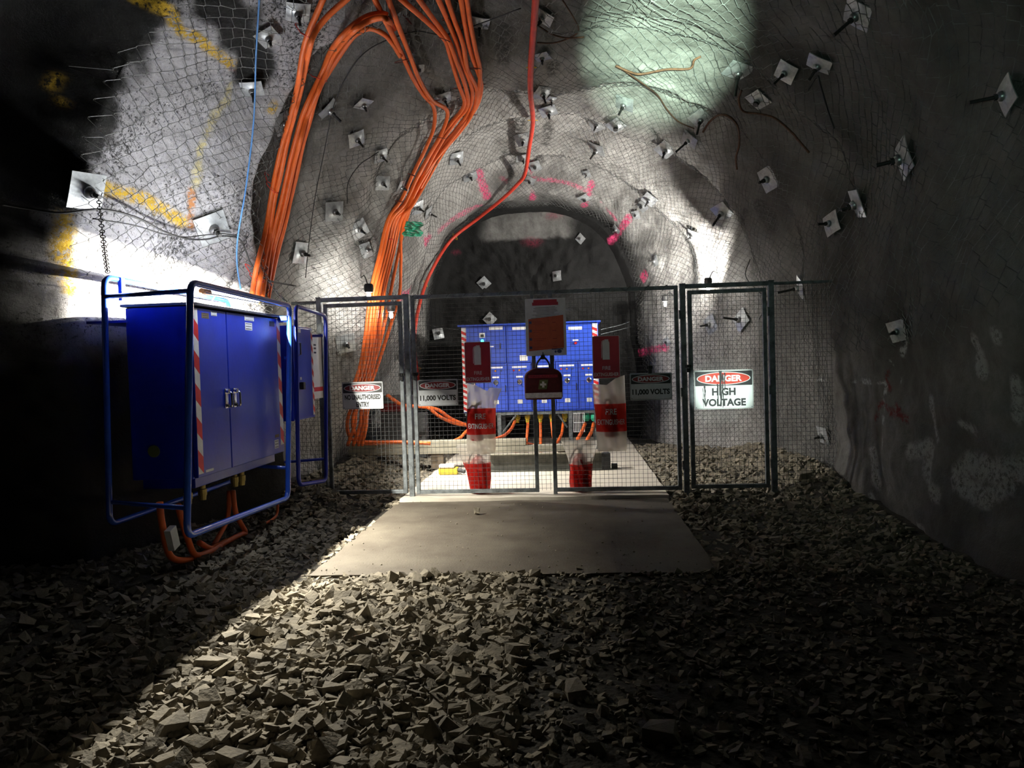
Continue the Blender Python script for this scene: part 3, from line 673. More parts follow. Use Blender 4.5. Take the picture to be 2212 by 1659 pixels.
PL = [
 (178, 412, 76, 5, 'big square plate on the white left wall from which the cabinet chain hangs', 0),
 (455, 490, 70, 30, 'tilted plate low on the white left wall above the cabinet lamp', 0),
 (543, 185, 46, 20, 'bolt plate where the blue cord hangs down the left wall', 1),
 (575, 72, 46, 62, 'bright plate in the shadowed mesh top left of the orange cables', 0),
 (643, 20, 50, 10, 'grey plate at the top edge just left of the orange cables', 1),
 (605, 262, 44, 35, 'plate half hidden behind the front orange cables at the corner', 1),
 (704, 232, 50, 8, 'pale plate just right of the front cables, by the thin black wire', 1),
 (781, 218, 36, 15, 'dull grey plate in the shade between the two cable runs', 0),
 (766, 296, 40, 40, 'shiny plate left of the cable bundle, over the slanting bolt', 1),
 (818, 332, 34, 30, 'plate with a long dark bolt midway left of the cable bundle', 1),
 (824, 394, 34, 5, 'plate at the top of the white ridge left of the green tape', 1),
 (718, 455, 46, 12, 'narrow seeming plate on the left wall above a dark hollow', 0),
 (770, 494, 42, 40, 'plate left of the bright ridge, level with the green tape', 1),
 (643, 544, 50, 5, 'pale plate close to the foot of the front orange cables', 0),
 (785, 542, 34, 20, 'small plate just left of the brightest cables', 0),
 (859, 401, 32, 25, 'plate tucked behind the cable bundle where it narrows', 0),
 (904, 140, 22, 12, 'small bright plate on the roof between two cable bundles', 3),
 (955, 205, 34, 50, 'plate on the roof where the cable bundles meet', 1),
 (1036, 42, 42, 40, 'dark rusty looking plate on the roof between cables and red hose', 1),
 (982, 340, 34, 25, 'plate with a splayed dark bolt right of the cable bundle', 1),
 (1013, 374, 34, 30, 'plate above the pink dash left of the red hose', 0),
 (897, 446, 34, 20, 'upper of two plates right of the green tape', 1),
 (920, 459, 30, 40, 'lower of two plates right of the green tape', 1),
 (1177, 27, 46, 4, 'plate at the top edge right beside the red hose', 0),
 (1171, 114, 34, 30, 'plate right of the red hose above its first yellow tie', 0),
 (1170, 193, 40, 8, 'wide plate right of the red hose below its first yellow tie', 1),
 (1183, 234, 38, 35, 'plate right of the red hose at its second yellow tie', 0),
 (1131, 297, 36, 8, 'bright plate left of the red hose below its second yellow tie', 0),
 (1128, 336, 28, 35, 'small plate left of the red hose just above its bend', 0),
 (1156, 356, 26, 10, 'dark domed bolt above the bend of the red hose', 3),
 (1146, 386, 24, 40, 'dark domed bolt right at the bend of the red hose', 3),
 (1351, 219, 42, 40, 'bright plate on the roof right under the green-lit patch', 1),
 (1290, 266, 32, 10, 'plate paired beside a round one in the middle of the roof', 1),
 (1331, 266, 38, 30, 'flatter plate paired on the right in the middle of the roof', 3),
 (1293, 319, 38, 40, 'plate on the roof below the middle pair', 1),
 (1440, 320, 40, 30, 'bright plate on the right shoulder of the roof above the mesh fold', 1),
 (1517, 252, 44, 25, 'plate beside the upper end of the bent rusty bar', 2),
 (1494, 297, 40, 20, 'plate under the bent rusty bar at the right shoulder', 2),
 (1598, 146, 56, 30, 'plate with a long bolt right of the green-lit patch', 2),
 (1640, 208, 44, 5, 'faded plate above the long rusty drooping bar', 3),
 (1700, 150, 44, 35, 'small dark plate left of the upright plate on the upper right wall', 2),
 (1776, 130, 52, 12, 'upright plate high on the dark right wall', 1),
 (1860, 24, 60, 30, 'plate at the top edge of the dark right wall', 2),
 (1963, 340, 72, 12, 'large plate on the dark right wall, the nearest one in full view', 1),
 (1862, 438, 62, 80, 'plate on the dark right wall with a dark dome, lower right of its neighbours', 0),
 (1803, 482, 46, 15, 'slim looking plate left of the dark domed one on the right wall', 1),
 (1667, 384, 52, 8, 'brightest plate on the right wall, above the dark hole', 0),
 (1563, 455, 44, 15, 'plate with a long bolt just above the right work light', 2),
 (1501, 509, 30, 60, 'plate lit from beside, left of the long bolt above the right work light', 1),
 (1420, 563, 24, 10, 'small plate over the farther right work light', 1),
 (1405, 428, 32, 30, 'upper plate on the right fold near the pink paint', 1),
 (1391, 443, 26, 20, 'dark lower plate on the right fold near the pink paint', 3),
 (1376, 462, 20, 0, 'bare bolt end above the pink slanting dashes', 3),
 (1335, 492, 22, 10, 'small dark plate between the pink slanting dashes', 0),
 (1263, 424, 26, 35, 'dark domed plate on the pink ring above the tunnel face', 3),
 (1270, 372, 18, 0, 'bolt end hanging from the edge of the last bright ring', 1),
 (1190, 208, 22, 0, 'small bolt end between the plates right of the red hose', 1),
 (1046, 611, 26, 40, 'white diamond-turned plate with a black dome on the tunnel face', 3),
 (1206, 598, 24, 3, 'white square plate with a black dome on the right of the tunnel face', 3),
 (1059, 690, 26, 45, 'diamond-turned plate just above the blue switchgear', 3),
 (946, 722, 26, 8, 'grey plate on the face left of the blue switchgear', 3),
 (1256, 517, 20, 40, 'greenish plate high on the right of the tunnel face', 0),
 (744, 740, 46, 12, 'bolt plate seen through the mesh of the left narrow gate', 0),
 (859, 768, 16, 0, 'small bright bolt end on the left wall behind the gate post', 3),
 (1539, 700, 40, 25, 'bright bolt plate seen through the right narrow gate', 1),
 (1606, 692, 44, 40, 'dark bolt plate with a long bolt seen through the right narrow gate', 2),
 (1445, 738, 20, 20, 'small plate on the wall left of the right gate post', 3),
 (1736, 621, 46, 60, 'bent plate on the right wall over the top of the fence infill', 2),
 (1786, 940, 40, 85, 'low plate on the right wall beside the fence infill', 0),
 (2190, 203, 60, 20, 'dark bolt poking in at the right edge of the view', 2),
 (1950, 712, 46, 10, 'dusty plate on the bare lower right wall above the white line', 0),
]
for px, py, sz_, sp, lb, kd in PL: bolt_plate(px, py, sz_, sp, lb, kd, tiltv=(rng.randn(3) * .12 + [0, -.08, -.12]))

# ------------------------------------------------------------------ cables, hoses, wires
def along(pts, off=0.08, n=8):
    # a run hung just clear of the rock: it bridges the hollows and passes in front of the humps
    pts = [tuple(map(float, p)) for p in pts]
    if pts[0][1] < 5: a, b_ = np.array(pts[0]), np.array(pts[1]); d = (a - b_) / np.linalg.norm(a - b_); pts = [tuple(a + d * 75)] + pts
    Q_ = spline(np.array([(x, y, 0) for x, y in pts]), 7)[:, :2]; t = []; D = []
    for x, y in Q_:
        d = ray(x, y); d = d / np.linalg.norm(d); h, nn_ = hit(x, y, 0); t.append(np.linalg.norm(h - [0, 0, EYE]) - off / max(.35, abs(float(np.dot(nn_, d))))); D.append(d)
    t = np.array(t); m_ = len(t); lo = np.array([t[max(0, i - 2):i + 3].min() for i in range(m_)])
    k_ = 4; pd = np.pad(lo, k_, mode='edge'); sm = np.convolve(pd, np.ones(2 * k_ + 1) / (2 * k_ + 1), 'valid'); t = np.minimum(sm, lo + .05)
    t = np.convolve(np.pad(t, 2, mode='edge'), np.ones(5) / 5, 'valid')
    return np.array([0, 0, EYE]) + np.array(D) * t[:, None]
def cable(path, r, m, name, label, cat='cable', group=None, n=10):
    b = MB(); b.tube(path, r, n); o = b.build(name, m, smooth=True); tag(o, label, cat, group); return o
def hang(pts, r, label, m=M_orange, name='power_cable', off=.10, group='orange power cables', cat='cable', shift=(0, 0, 0)):
    P = along(pts, off); P = P + np.array(shift); return cable(P, r, m, name, label, cat, group)
R1 = 0.027
# front run at the corner: two that go straight up, three that arch over the roof
FR = .16
hang([(697, 0), (666, 73), (654, 116), (643, 185), (627, 251), (610, 309), (596, 370), (587, 417), (573, 501), (554, 579), (544, 640)], R1, 'leftmost orange cable of the front run, going straight up the corner', off=FR)
hang([(747, 0), (708, 35), (679, 73), (666, 116), (650, 193), (635, 251), (620, 309), (604, 386), (593, 432), (579, 521), (562, 602), (556, 645)], R1, 'orange cable of the front run that leans right at the roof edge', off=FR + .02)
hang([(838, 34), (824, 30), (793, 36), (755, 62), (716, 108), (697, 154), (674, 201), (654, 247), (641, 293), (627, 347), (612, 417), (596, 482), (581, 545), (566, 645)], R1, 'orange cable arching highest from the front run to the roof bundle', off=FR)
hang([(866, 123), (847, 93), (828, 73), (797, 62), (766, 77), (739, 112), (704, 166), (693, 185), (679, 222), (668, 265), (654, 312), (643, 366), (629, 424), (616, 482), (596, 560), (578, 650)], R1, 'orange cable arching beneath the highest one toward the roof bundle', off=FR)
hang([(852, 62), (832, 40), (800, 44), (762, 68), (723, 115), (703, 160), (682, 210), (663, 252), (650, 298), (636, 352), (622, 417), (607, 482), (590, 545), (574, 645)], R1, 'orange cable running between the two arching ones down the front run', off=FR + .03)
# roof bundle that comes down the left wall behind the gate
LOW = [(845, 475), (828, 545), (812, 610), (805, 650), (797, 720), (785, 790), (768, 840)]
def sh(p, dx, f=None): return [(x + dx, y) for x, y in p]
hang([(805, -10), (835, 50), (865, 110), (890, 165), (915, 205), (937, 232), (937, 275), (920, 320), (895, 370), (868, 430)] + sh(LOW, -7), .026, 'orange cable dropping first from the roof, down the left of the gate bundle')
hang([(835, -12), (862, 60), (885, 118), (905, 170), (932, 215), (966, 240), (955, 285), (930, 330), (900, 385), (874, 440)] + sh(LOW, 0), .026, 'orange cable second from the left where the bundle leaves the roof', off=.12)
hang([(868, 0), (920, 45), (960, 85), (972, 120), (990, 180), (1003, 225), (975, 265), (950, 300), (912, 365), (880, 440)] + sh(LOW, 6), .026, 'orange cable curving in from the middle of the roof')
hang([(900, -8), (935, 40), (968, 85), (985, 130), (1005, 185), (1010, 228), (985, 262), (955, 305), (918, 372), (884, 440)] + sh(LOW, 12), .026, 'orange cable hugging the right of the middle roof pair', off=.12)
hang([(945, -5), (965, 40), (985, 90), (1000, 140), (1020, 195), (1012, 240), (985, 280), (955, 318), (922, 380), (888, 440)] + sh(LOW, 17), .026, 'orange cable from the top edge left of the last pair')
hang([(965, -5), (982, 45), (1000, 95), (1010, 150), (1030, 195), (1020, 245), (993, 285), (962, 322), (925, 385), (890, 445)] + sh(LOW, 22), .026, 'orange cable just inside the last pair on the roof', off=.13)
hang([(995, -5), (1004, 50), (1016, 110), (1030, 150), (1040, 185), (1032, 225), (1008, 262), (975, 305), (932, 355), (898, 415), (872, 495), (858, 560), (842, 640), (826, 720), (806, 790), (788, 840)], .026, 'outermost orange cable at the right of the roof bundle')
hang([(1008, -5), (1016, 50), (1028, 110), (1037, 150), (1035, 190), (1028, 230), (1000, 268), (968, 310), (926, 365), (893, 425), (868, 500), (866, 570), (862, 640), (838, 720), (812, 800), (795, 840)], .026, 'orange cable inside the outermost one, parting from the bundle at the green tape', off=.13)
# lower ends, spreading behind the left gate and running along the timbers
def low(p, y, r, lb): cable(spline([aty(a, b, yy_) for (a, b), yy_ in zip(p, y)], 8), r, M_orange, 'power_cable', lb, 'cable', 'orange cable ends behind the gate')
low([(785, 838), (760, 880), (750, 915), (757, 945), (785, 958), (850, 956), (905, 958)], [10.3, 10.4, 10.5, 10.6, 10.7, 10.75, 10.8], .026, 'orange cable looping low behind the left narrow gate onto the timbers')
low([(790, 838), (767, 885), (762, 920), (775, 948), (800, 955), (870, 955), (930, 958)], [10.3, 10.4, 10.5, 10.6, 10.7, 10.75, 10.8], .026, 'orange cable looping just inside the lowest loop behind the gate')
for k, (a, b, c) in enumerate([(786, 770, 745), (796, 782, 757), (806, 790, 768), (814, 795, 776)]):
    low([(a + 2, 838), (b, 885), (b - 4, 920), (c + 6, 962)], [10.35, 10.45, 10.5, 10.6], .026, ['leftmost', 'second', 'third', 'rightmost'][k] + ' of the straight orange cables ending behind the timbers at the left gate')
low([(835, 853), (870, 875), (905, 878), (945, 885), (975, 905), (1010, 918), (1040, 918)], [11.6, 11.7, 11.8, 12, 12.3, 12.6, 12.8], .03, 'orange cable swinging across from the wall to the switchgear')
low([(925, 880), (950, 900), (985, 915), (1030, 922)], [11.8, 12, 12.4, 12.8], .028, 'second orange cable swinging across, a little below the first')
low([(975, 955), (995, 945), (1010, 930), (1040, 915)], [11.5, 11.7, 12, 12.8], .026, 'short orange cable rising to the switchgear behind the hung bag')
low([(1065, 950), (1090, 940), (1105, 925), (1113, 908)], [11.7, 12.2, 12.8, 13.2], .026, 'orange cable coming up under the first yellow gland')
low([(1130, 955), (1155, 962), (1195, 962), (1212, 940), (1217, 912)], [11.6, 11.9, 12.4, 12.9, 13.25], .026, 'orange cable bellying along the timber to the right hand glands')
low([(1248, 948), (1258, 930), (1264, 915)], [12.4, 12.8, 13.1], .03, 'left of two orange cables entering the teal glands')
low([(1268, 950), (1278, 932), (1282, 915)], [12.4, 12.8, 13.1], .03, 'right of two orange cables entering the teal glands')
# the red hose
red = along([(1158, -10), (1153, 60), (1147, 140), (1146, 200), (1151, 262), (1143, 320), (1134, 375), (1118, 398), (1085, 430), (1035, 470), (983, 510), (955, 545), (925, 600), (908, 650), (898, 700), (895, 750), (902, 810), (905, 850)], .11)
rp_ = red; cable(rp_, np.linspace(.036, .033, len(rp_)), M_red, 'red_hose', 'thick red hose coming down the middle of the roof and round to the left wall', 'hose')
# ties: rings round a bundle
def tie(px, py, rx, ry, m, label, off=.12, tilt=0, tail=False, group='cable ties'):
    c, n = hit(px, py, 0); v_ = ray(px, py); v_ = v_ / np.linalg.norm(v_); c = c - v_ * (off / max(.35, abs(float(np.dot(n, v_))))); d = np.linalg.norm(c - [0, 0, EYE]); rx, ry = rx / F * d, ry / F * d
    t = math.radians(tilt); u = right * math.cos(t) + up * math.sin(t); w_ = -right * math.sin(t) + up * math.cos(t)
    v = fwd * .95 + w_ * .30; b = MB()
    b.tube([c + u * rx * math.cos(a) + v * max(rx * .8, .045) * math.sin(a) for a in np.linspace(0, 2 * math.pi, 28, endpoint=False)], .0045, 6, closed=True)
    if tail: b.tube(spline([c - u * rx, c - u * rx * 1.9 + w_ * .03, c - u * rx * 2.2 + w_ * .05, c - u * rx * 1.5 + w_ * .06], 5), .0045, 6)
    o = b.build('cable_tie', m, smooth=True); tag(o, label, 'cable tie', group); return o
TI = [(663, 78, 14, 6, -30, M_tieR, 'red tie with a loose tail round the two highest front cables', 1), (690, 170, 15, 6, -20, M_tieR, 'red tie with a loose tail where the arching front cables gather', 1),
      (588, 405, 15, 6, -50, M_tieR, 'red tie low on the front run beside the white wall edge', 1), (555, 600, 16, 6, -35, M_tieR, 'red tie on the front run just above the cabinet lamp', 1),
      (838, 35, 10, 5, -40, M_tie, 'tie where the highest arch joins the roof bundle', 0), (872, 132, 18, 6, 10, M_tie, 'tie across the left roof pair near its top', 0), (935, 218, 15, 6, 8, M_tie, 'tie low on the left roof pair before it turns', 0),
      (880, 42, 12, 6, -50, M_tie, 'tie on the slanting cables near the top edge', 0), (960, 86, 12, 6, -20, M_tie, 'tie where the slanting cables turn downward', 0), (970, 42, 14, 6, 5, M_tie, 'tie on the middle roof pair near the top', 0),
      (1005, 50, 12, 6, -5, M_tie, 'upper tie on the last roof pair', 0), (1024, 148, 13, 6, -5, M_tie, 'second tie down the last roof pair', 0), (1036, 182, 12, 6, 0, M_tie, 'third tie down the last roof pair at the bend', 0),
      (994, 190, 14, 6, 5, M_tie, 'tie on the middle pair level with the bend', 0), (1008, 225, 15, 6, 15, M_tie, 'tie where the right hand bundles come together', 0), (965, 236, 10, 5, 5, M_tie, 'small tie at the elbow of the second cable', 0),
      (935, 264, 8, 5, 0, M_tie, 'small tie below the elbow of the first cable', 0), (1012, 250, 18, 7, 8, M_tie, 'widest tie just below the meeting point', 0), (928, 298, 12, 6, -8, M_tie, 'tie left on the gathered cables', 0),
      (948, 297, 14, 6, -10, M_tie, 'tie right on the gathered cables', 0), (890, 378, 9, 5, -20, M_tie, 'small tie above the green tape', 0), (862, 435, 9, 5, -10, M_tie, 'small tie a little above the green tape', 0),
      (836, 517, 12, 6, 0, M_tieR, 'red tie just below the green tape', 0)]
for px, py, rx, ry, tl, m_, lb, ta in TI: tie(px, py, rx, ry, m_, lb, .19 if px < 700 else .14, tl, bool(ta))
for px, py, rx, tl, lb in [(1148, 146, 10, 0, 'first yellow tie on the red hose from the top'), (1151, 260, 10, 0, 'second yellow tie on the red hose'), (1138, 342, 7, 0, 'faint yellow tie on the red hose above its bend'),
                           (1096, 421, 7, 50, 'yellow tie on the red hose after its bend'), (983, 511, 8, 125, 'yellow tie midway along the slanting red hose'), (919, 612, 8, 120, 'yellow tie on the red hose above the gate'), (903, 795, 7, -10, 'lowest yellow tie on the red hose')]:
    tie(px, py, rx, 4, M_tieY, lb, .10, tl, group='yellow ties on the red hose')
b = MB(); c, n = hit(868, 472, .2)
for k in range(5):
    u0 = right * (.05 * k - .1) ; P = [c + u0 + right * math.sin(t * 3 + k) * .03 - up * t * .06 + fwd * math.cos(t * 2 + k * 2) * .03 for t in np.linspace(-1.5, 2.2, 8)]
    for a_1, b_1 in zip(P[:-1], P[1:]): b.add([a_1, a_1 + right * .07 + fwd * .02, b_1 + right * .07 - fwd * .01, b_1], [[0, 1, 2, 3]])
o = b.build('tape_knot', M_green); tag(o, 'crumpled green tape tied round the orange cables behind the gate', 'tape')
# thin wires and bent bars
def wire(pts, r, m, name, label, cat, off=.05): cable(along(pts, off), r, m, name, label, cat, n=6)
wire([(1125, 18), (1040, 50), (960, 75), (900, 68), (840, 85), (790, 112), (755, 155), (722, 225), (700, 330), (680, 430), (668, 520), (660, 600)], .006, M_black, 'black_wire', 'thin black wire sagging down between the two orange cable runs', 'wire', .06)
wire([(0, 441), (70, 452), (135, 460), (215, 452), (290, 468), (350, 498), (400, 515), (445, 517), (478, 510), (515, 515), (530, 540), (545, 575), (580, 605), (640, 618)], .009, M_black, 'black_cable', 'black cable drooping across the white wall above the cabinet', 'cable', .13)
wire([(200, 472), (290, 487), (350, 505), (400, 512), (440, 508), (480, 505), (520, 510)], .006, M_black, 'black_wire', 'thinner black wire twisted with the drooping cable on the white wall', 'wire', .11)
wire([(560, 0), (553, 120), (548, 260), (532, 400), (514, 510), (512, 570), (520, 625)], .008, M_cord, 'blue_cord', 'pale blue cord hanging down the edge of the white wall', 'cord', .14)
wire([(1518, 286), (1534, 262), (1556, 248), (1578, 254), (1594, 275), (1597, 310), (1590, 340), (1592, 366)], .014, M_rust, 'bent_bar', 'rusty hook shaped bar beside the plate on the right shoulder', 'bar', .10)
wire([(1602, 195), (1596, 215), (1605, 240), (1640, 246), (1675, 256), (1712, 288), (1722, 300), (1748, 330)], .013, M_rust, 'bent_bar', 'long rusty bar drooping to the right under the faded plate', 'bar', .10)
wire([(1330, 142), (1360, 155), (1385, 160), (1440, 150), (1490, 148), (1500, 130), (1514, 122)], .013, M_rust, 'bent_bar', 'rusty bar caught in the mesh at the foot of the green-lit patch', 'bar', .14)
wire([(1345, 150), (1385, 178), (1420, 205), (1440, 235), (1465, 262), (1500, 278)], .008, M_rust, 'rusty_wire', 'rusty wire running down right from the green-lit patch', 'wire', .10)
wire([(1162, 56), (1195, 75), (1225, 82), (1262, 80)], .009, M_rust, 'rusty_wire', 'short rusty wire curling right of the red hose near the top', 'wire', .12)
wire([(1160, 92), (1195, 93), (1230, 82), (1250, 66), (1240, 40), (1215, 0)], .008, M_rust, 'rusty_wire', 'rusty wire looping back up to the top edge', 'wire', .10)
wire([(1745, 195), (1765, 165), (1772, 185), (1790, 245), (1802, 278)], .010, M_black, 'rusty_wire', 'dark wire dangling beside the upright plate on the right wall', 'wire', .10)
wire([(750, 440), (752, 395), (775, 358), (800, 340), (818, 328)], .006, M_black, 'black_wire', 'black wire curving up to the plate left of the cable bundle', 'wire', .05)
wire([(1640, 690), (1655, 650), (1612, 600), (1620, 560)], .007, M_black, 'black_wire', 'black wire hanging over the right narrow gate', 'wire', .06)
def line(p, y, r, m, name, lb, cat):
    cable(spline([aty(a, b, y_) for (a, b), y_ in zip(p, y)], 6), r, m, name, lb, cat, n=6)
line([(1298, 712), (1340, 702), (1360, 695)], [13.2, 14.2, 14.8], .005, M_galv, 'stay_wire', 'upper stay wire from the switchgear top to the right wall', 'wire')
line([(1298, 722), (1340, 712), (1362, 706)], [13.2, 14.2, 14.8], .005, M_galv, 'stay_wire', 'lower stay wire from the switchgear top to the right wall', 'wire')
line([(918, 700), (955, 708), (990, 712)], [14.6, 13.9, 13.2], .005, M_galv, 'stay_wire', 'stay wire from the switchgear top to the left', 'wire')

# work lights on the far walls
def work_light(p, wp, label):
    t = thing('work_light', label, 'lamp', tuple(p)); p = np.array(p)
    b = MB(); b.lathe([(.045, -.02), (.06, 0), (.062, .05), (.05, .09), (.02, .10)], 18, Matrix.Translation(Vector(p)) @ Matrix.Rotation(math.pi, 4, 'X') @ Matrix.Translation((0, 0, -.14))); part(b, 'housing', M_black, t, auto=True)
    b = MB(); b.lathe([(.018, -.04), (.026, -.02), (.028, 0), (.022, .03), (.008, .04)], 16, Matrix.Translation(Vector(p))); part(b, 'bulb', M_lens, t, smooth=True)
    b = MB(); b.tube(spline([p + [0, 0, .10], (p + wp) / 2 + [0, 0, .14], wp], 6), .008, 8); part(b, 'arm', M_black, t)
for (n, p, e, _a, _c, _e), lb, q in zip(WORK, ['work light by the orange cables on the left wall', 'lower work light just right of the orange cables', 'work light on the right wall above the narrow gate', 'farther work light on the right wall'],
                      [(780, 600), (865, 660), (1550, 590), (1455, 640)]):
    work_light(p, hit(*q)[0], lb)

# ------------------------------------------------------------------ lettering
def glyphs(txt, bold=0.0):
    cu = bpy.data.curves.new('t', 'FONT'); cu.body = txt; cu.size = 1; cu.offset = bold; cu.align_x = 'CENTER'; cu.resolution_u = 3
    o = bpy.data.objects.new('t', cu); C.objects.link(o); bpy.context.view_layer.update()
    me = bpy.data.meshes.new_from_object(o.evaluated_get(bpy.context.evaluated_depsgraph_get()))
    v = np.array([q.co[:] for q in me.vertices]); f = [list(p.vertices) for p in me.polygons]
    bpy.data.objects.remove(o); bpy.data.curves.remove(cu); bpy.data.meshes.remove(me); return v, f
def add_text(mb, txt, cx, cz, y, w_, h_, bold=0.02, skew=0.0):
    v, f = glyphs(txt, bold); a, b = v.min(0), v.max(0)
    x = (v[:, 0] - (a[0] + b[0]) / 2) / (b[0] - a[0]) * w_; z = (v[:, 1] - (a[1] + b[1]) / 2) / (b[1] - a[1]) * h_
    mb.add(np.stack([cx + x, np.full_like(x, y), cz + z + x * skew], -1), f)
def rect(mb, x0, x1, z0, z1, y0, y1): mb.box(((x0 + x1) / 2, (y0 + y1) / 2, (z0 + z1) / 2), (abs(x1 - x0), abs(y1 - y0), abs(z1 - z0)))
def ellipse(mb, cx, cz, rx, rz, y, d=.0008, n=40):
    mb.prism([(cx + rx * math.cos(2 * math.pi * k / n), cz + rz * math.sin(2 * math.pi * k / n)) for k in range(n)][::-1], y, y + d)
def rrect(x0, x1, z0, z1, r, n=4):
    P = []
    for cx, cz, a0 in ((x1 - r, z1 - r, 0), (x0 + r, z1 - r, 90), (x0 + r, z0 + r, 180), (x1 - r, z0 + r, 270)):
        for k in range(n + 1): a = math.radians(a0 + 90 * k / n); P.append((cx + r * math.cos(a), cz + r * math.sin(a)))
    return P[::-1]

# ------------------------------------------------------------------ left cabinet, its guard frames and its lamp
XF = -2.985
cab = thing('electrical_cabinet', 'large dark blue two-door electrical cabinet with striped edges hanging at the left wall', 'electrical cabinet', (-3.25, 6.5, .75))
b = MB(); b.box((-3.26, 6.50, 1.44), (.50, 1.78, 1.37), bev=.008); part(b, 'body', M_blue, cab)
b = MB(); b.box((-3.235, 6.50, 2.142), (.61, 1.82, .022), bev=.003); part(b, 'roof', M_dusty, cab)
b = MB(); b.box((-3.66, 6.50, 2.02), (.34, 1.80, .02)); part(b, 'light_baffle', M_blue, cab)  # added baffle, keeps lamp light from leaking down behind the cabinet
def dr(y0, y1, nm):
    b = MB(); b.box((XF, (y0 + y1) / 2, 1.44), (.036, y1 - y0 - .012, 1.355), bev=.006); return part(b, nm, M_blue, cab)
d1, d2 = dr(5.61, 6.20, 'door'), dr(6.20, 7.39, 'door')
def handle(y, door):
    b = MB(); x = XF + .018
    b.box((x + .006, y, 1.37), (.012, .055, .17), bev=.005)
    b.tube(rounded([(x + .01, y, 1.42), (x + .055, y, 1.42), (x + .055, y + .006, 1.30), (x + .02, y + .006, 1.29)], .018, 4, False), .009, 8)
    b.cyl((x, y, 1.43), (x + .035, y, 1.43), .022, 14); h = part(b, 'handle', M_chrome, door, auto=True); h['label'] = 'chrome swing handle'
    b = MB(); b.cyl((x + .012, y, 1.31), (x + .03, y, 1.31), .012, 12); part(b, 'lock', M_black, h)
handle(6.13, d1); handle(6.29, d2)
def tape(y0, y1, z0, z1, door, n):
    # red and white chevron tape up a door edge
    x = XF + .0185; L = (z1 - z0) / n; wb, rb_ = MB(), MB(); sl = (y1 - y0) * .8
    wb.box((x, (y0 + y1) / 2, (z0 + z1) / 2), (.001, y1 - y0, z1 - z0))
    for k in range(n):
        if k % 2: continue
        a = z0 + k * L; c = min(a + L, z1 - sl)
        rb_.add([(x + .0009, y0, a + sl), (x + .0009, y1, a), (x + .0009, y1, min(a + L, z1)), (x + .0009, y0, min(a + L + sl, z1))], [[0, 1, 2, 3]])
    w0 = part(wb, 'warning_tape', M_tapeW, door); w0['label'] = 'red and white striped tape'; part(rb_, 'stripe', M_tapeR, w0)
tape(5.622, 5.705, .79, 2.11, d1, 10); tape(7.29, 7.372, .84, 2.11, d2, 10)
def sticker(y, z, w_, h_, door, m=M_signgrey, lines=0):
    b = MB(); x = XF + .0192; b.box((x, y, z), (.001, w_, h_)); s_ = part(b, 'sticker', m, door)
    if lines:
        b = MB()
        for k in range(lines): b.box((x + .001, y, z + h_ * (.34 - .68 * k / max(1, lines - 1))), (.0006, w_ * .8, h_ * .08))
        part(b, 'print', M_signblack, s_)
sticker(5.83, 2.06, .12, .045, d1, M_block, 3); sticker(5.98, 2.085, .10, .035, d1, M_signgrey, 2); sticker(6.66, 2.085, .20, .045, d2, M_signgrey, 2); sticker(6.64, 2.01, .15, .07, d2, M_signgrey, 3)
sticker(7.18, 2.06, .12, .05, d2, M_block, 3); sticker(7.18, .86, .10, .085, d2, M_signgrey, 3); sticker(7.20, .94, .10, .03, d2, M_block, 0); sticker(5.80, .80, .13, .02, d1, M_signgrey, 0)
b = MB(); b.cyl((-3.32, 5.60, .985), (-3.32, 5.612, .985), .048, 24); o = part(b, 'round_disc', M_emblem, cab); o['label'] = 'pale green round disc'  # flat pale green disc on the near side panel
b = MB(); b.box((-3.26, 6.5, .71), (.44, 1.60, .08), bev=.005); part(b, 'gland_tray', M_blue, cab)
for k, (y, z) in enumerate([(5.78, .62), (5.96, .62), (6.62, .62), (6.70, .62)]):
    b = MB(); b.lathe([(.028, -.09), (.032, -.05), (.036, -.05), (.036, 0), (.026, .005), (.026, .06)], 12, Matrix.Translation((-3.15 + .03 * (k % 2), y, z))); part(b, 'cable_gland', M_brass, cab)
guard = thing('guard_frame', 'blue tubular guard frame standing out in front of the large cabinet', 'guard frame', (-2.85, 6.3, .35))
fp = rounded([(-2.80, 5.30, 2.27), (-2.84, 7.34, 2.25), (-2.84, 7.10, .33), (-2.80, 5.10, .42)], .09)
b = MB(); b.tube(fp, .026, 12, closed=True); part(b, 'front_rail', M_bluepipe, guard, smooth=True)
bp_ = rounded([(-3.58, 5.47, 2.36), (-3.58, 7.55, 2.34), (-3.58, 7.50, .45), (-3.58, 5.40, .45)], .09)
b = MB(); b.tube(bp_, .024, 12, closed=True); part(b, 'rear_rail', M_bluepipe, guard, smooth=True)
for a_, c_ in (((-2.80, 5.29, 2.205), (-3.58, 5.46, 2.205)), ((-2.84, 7.32, 2.10), (-3.58, 7.53, 2.10)), ((-2.80, 5.13, .62), (-3.58, 5.42, .62)), ((-2.84, 7.15, .62), (-3.58, 7.50, .62))):
    b = MB(); b.cyl(a_, c_, .018, 10); part(b, 'crosspiece', M_bluepipe, guard, smooth=True)
b = MB(); b.box((-3.56, 5.66, 2.28), (.03, .05, .18)); part(b, 'lifting_lug', M_bluepipe, guard)
b = MB(); b.box((-2.90, 7.30, 2.12), (.10, .04, .05), bev=.004); b.box((-2.88, 7.33, 1.72), (.06, .03, .03)); part(b, 'bracket', M_bluepipe, guard)
tub = thing('tube_lamp', 'lit white tube lamp lying over the roof edge of the large blue cabinet', 'lamp', tuple(_tc))
b = MB(); b.cyl(TUBE0 + (TUBE1 - TUBE0) * .10, TUBE1, .017, 14); part(b, 'tube', M_tube, tub, smooth=True)
b = MB(); b.cyl(TUBE0 - (TUBE1 - TUBE0) * .02, TUBE0 + (TUBE1 - TUBE0) * .10, .024, 14); o = part(b, 'end_cap', M_glow, tub); o['label'] = 'orange end cap'
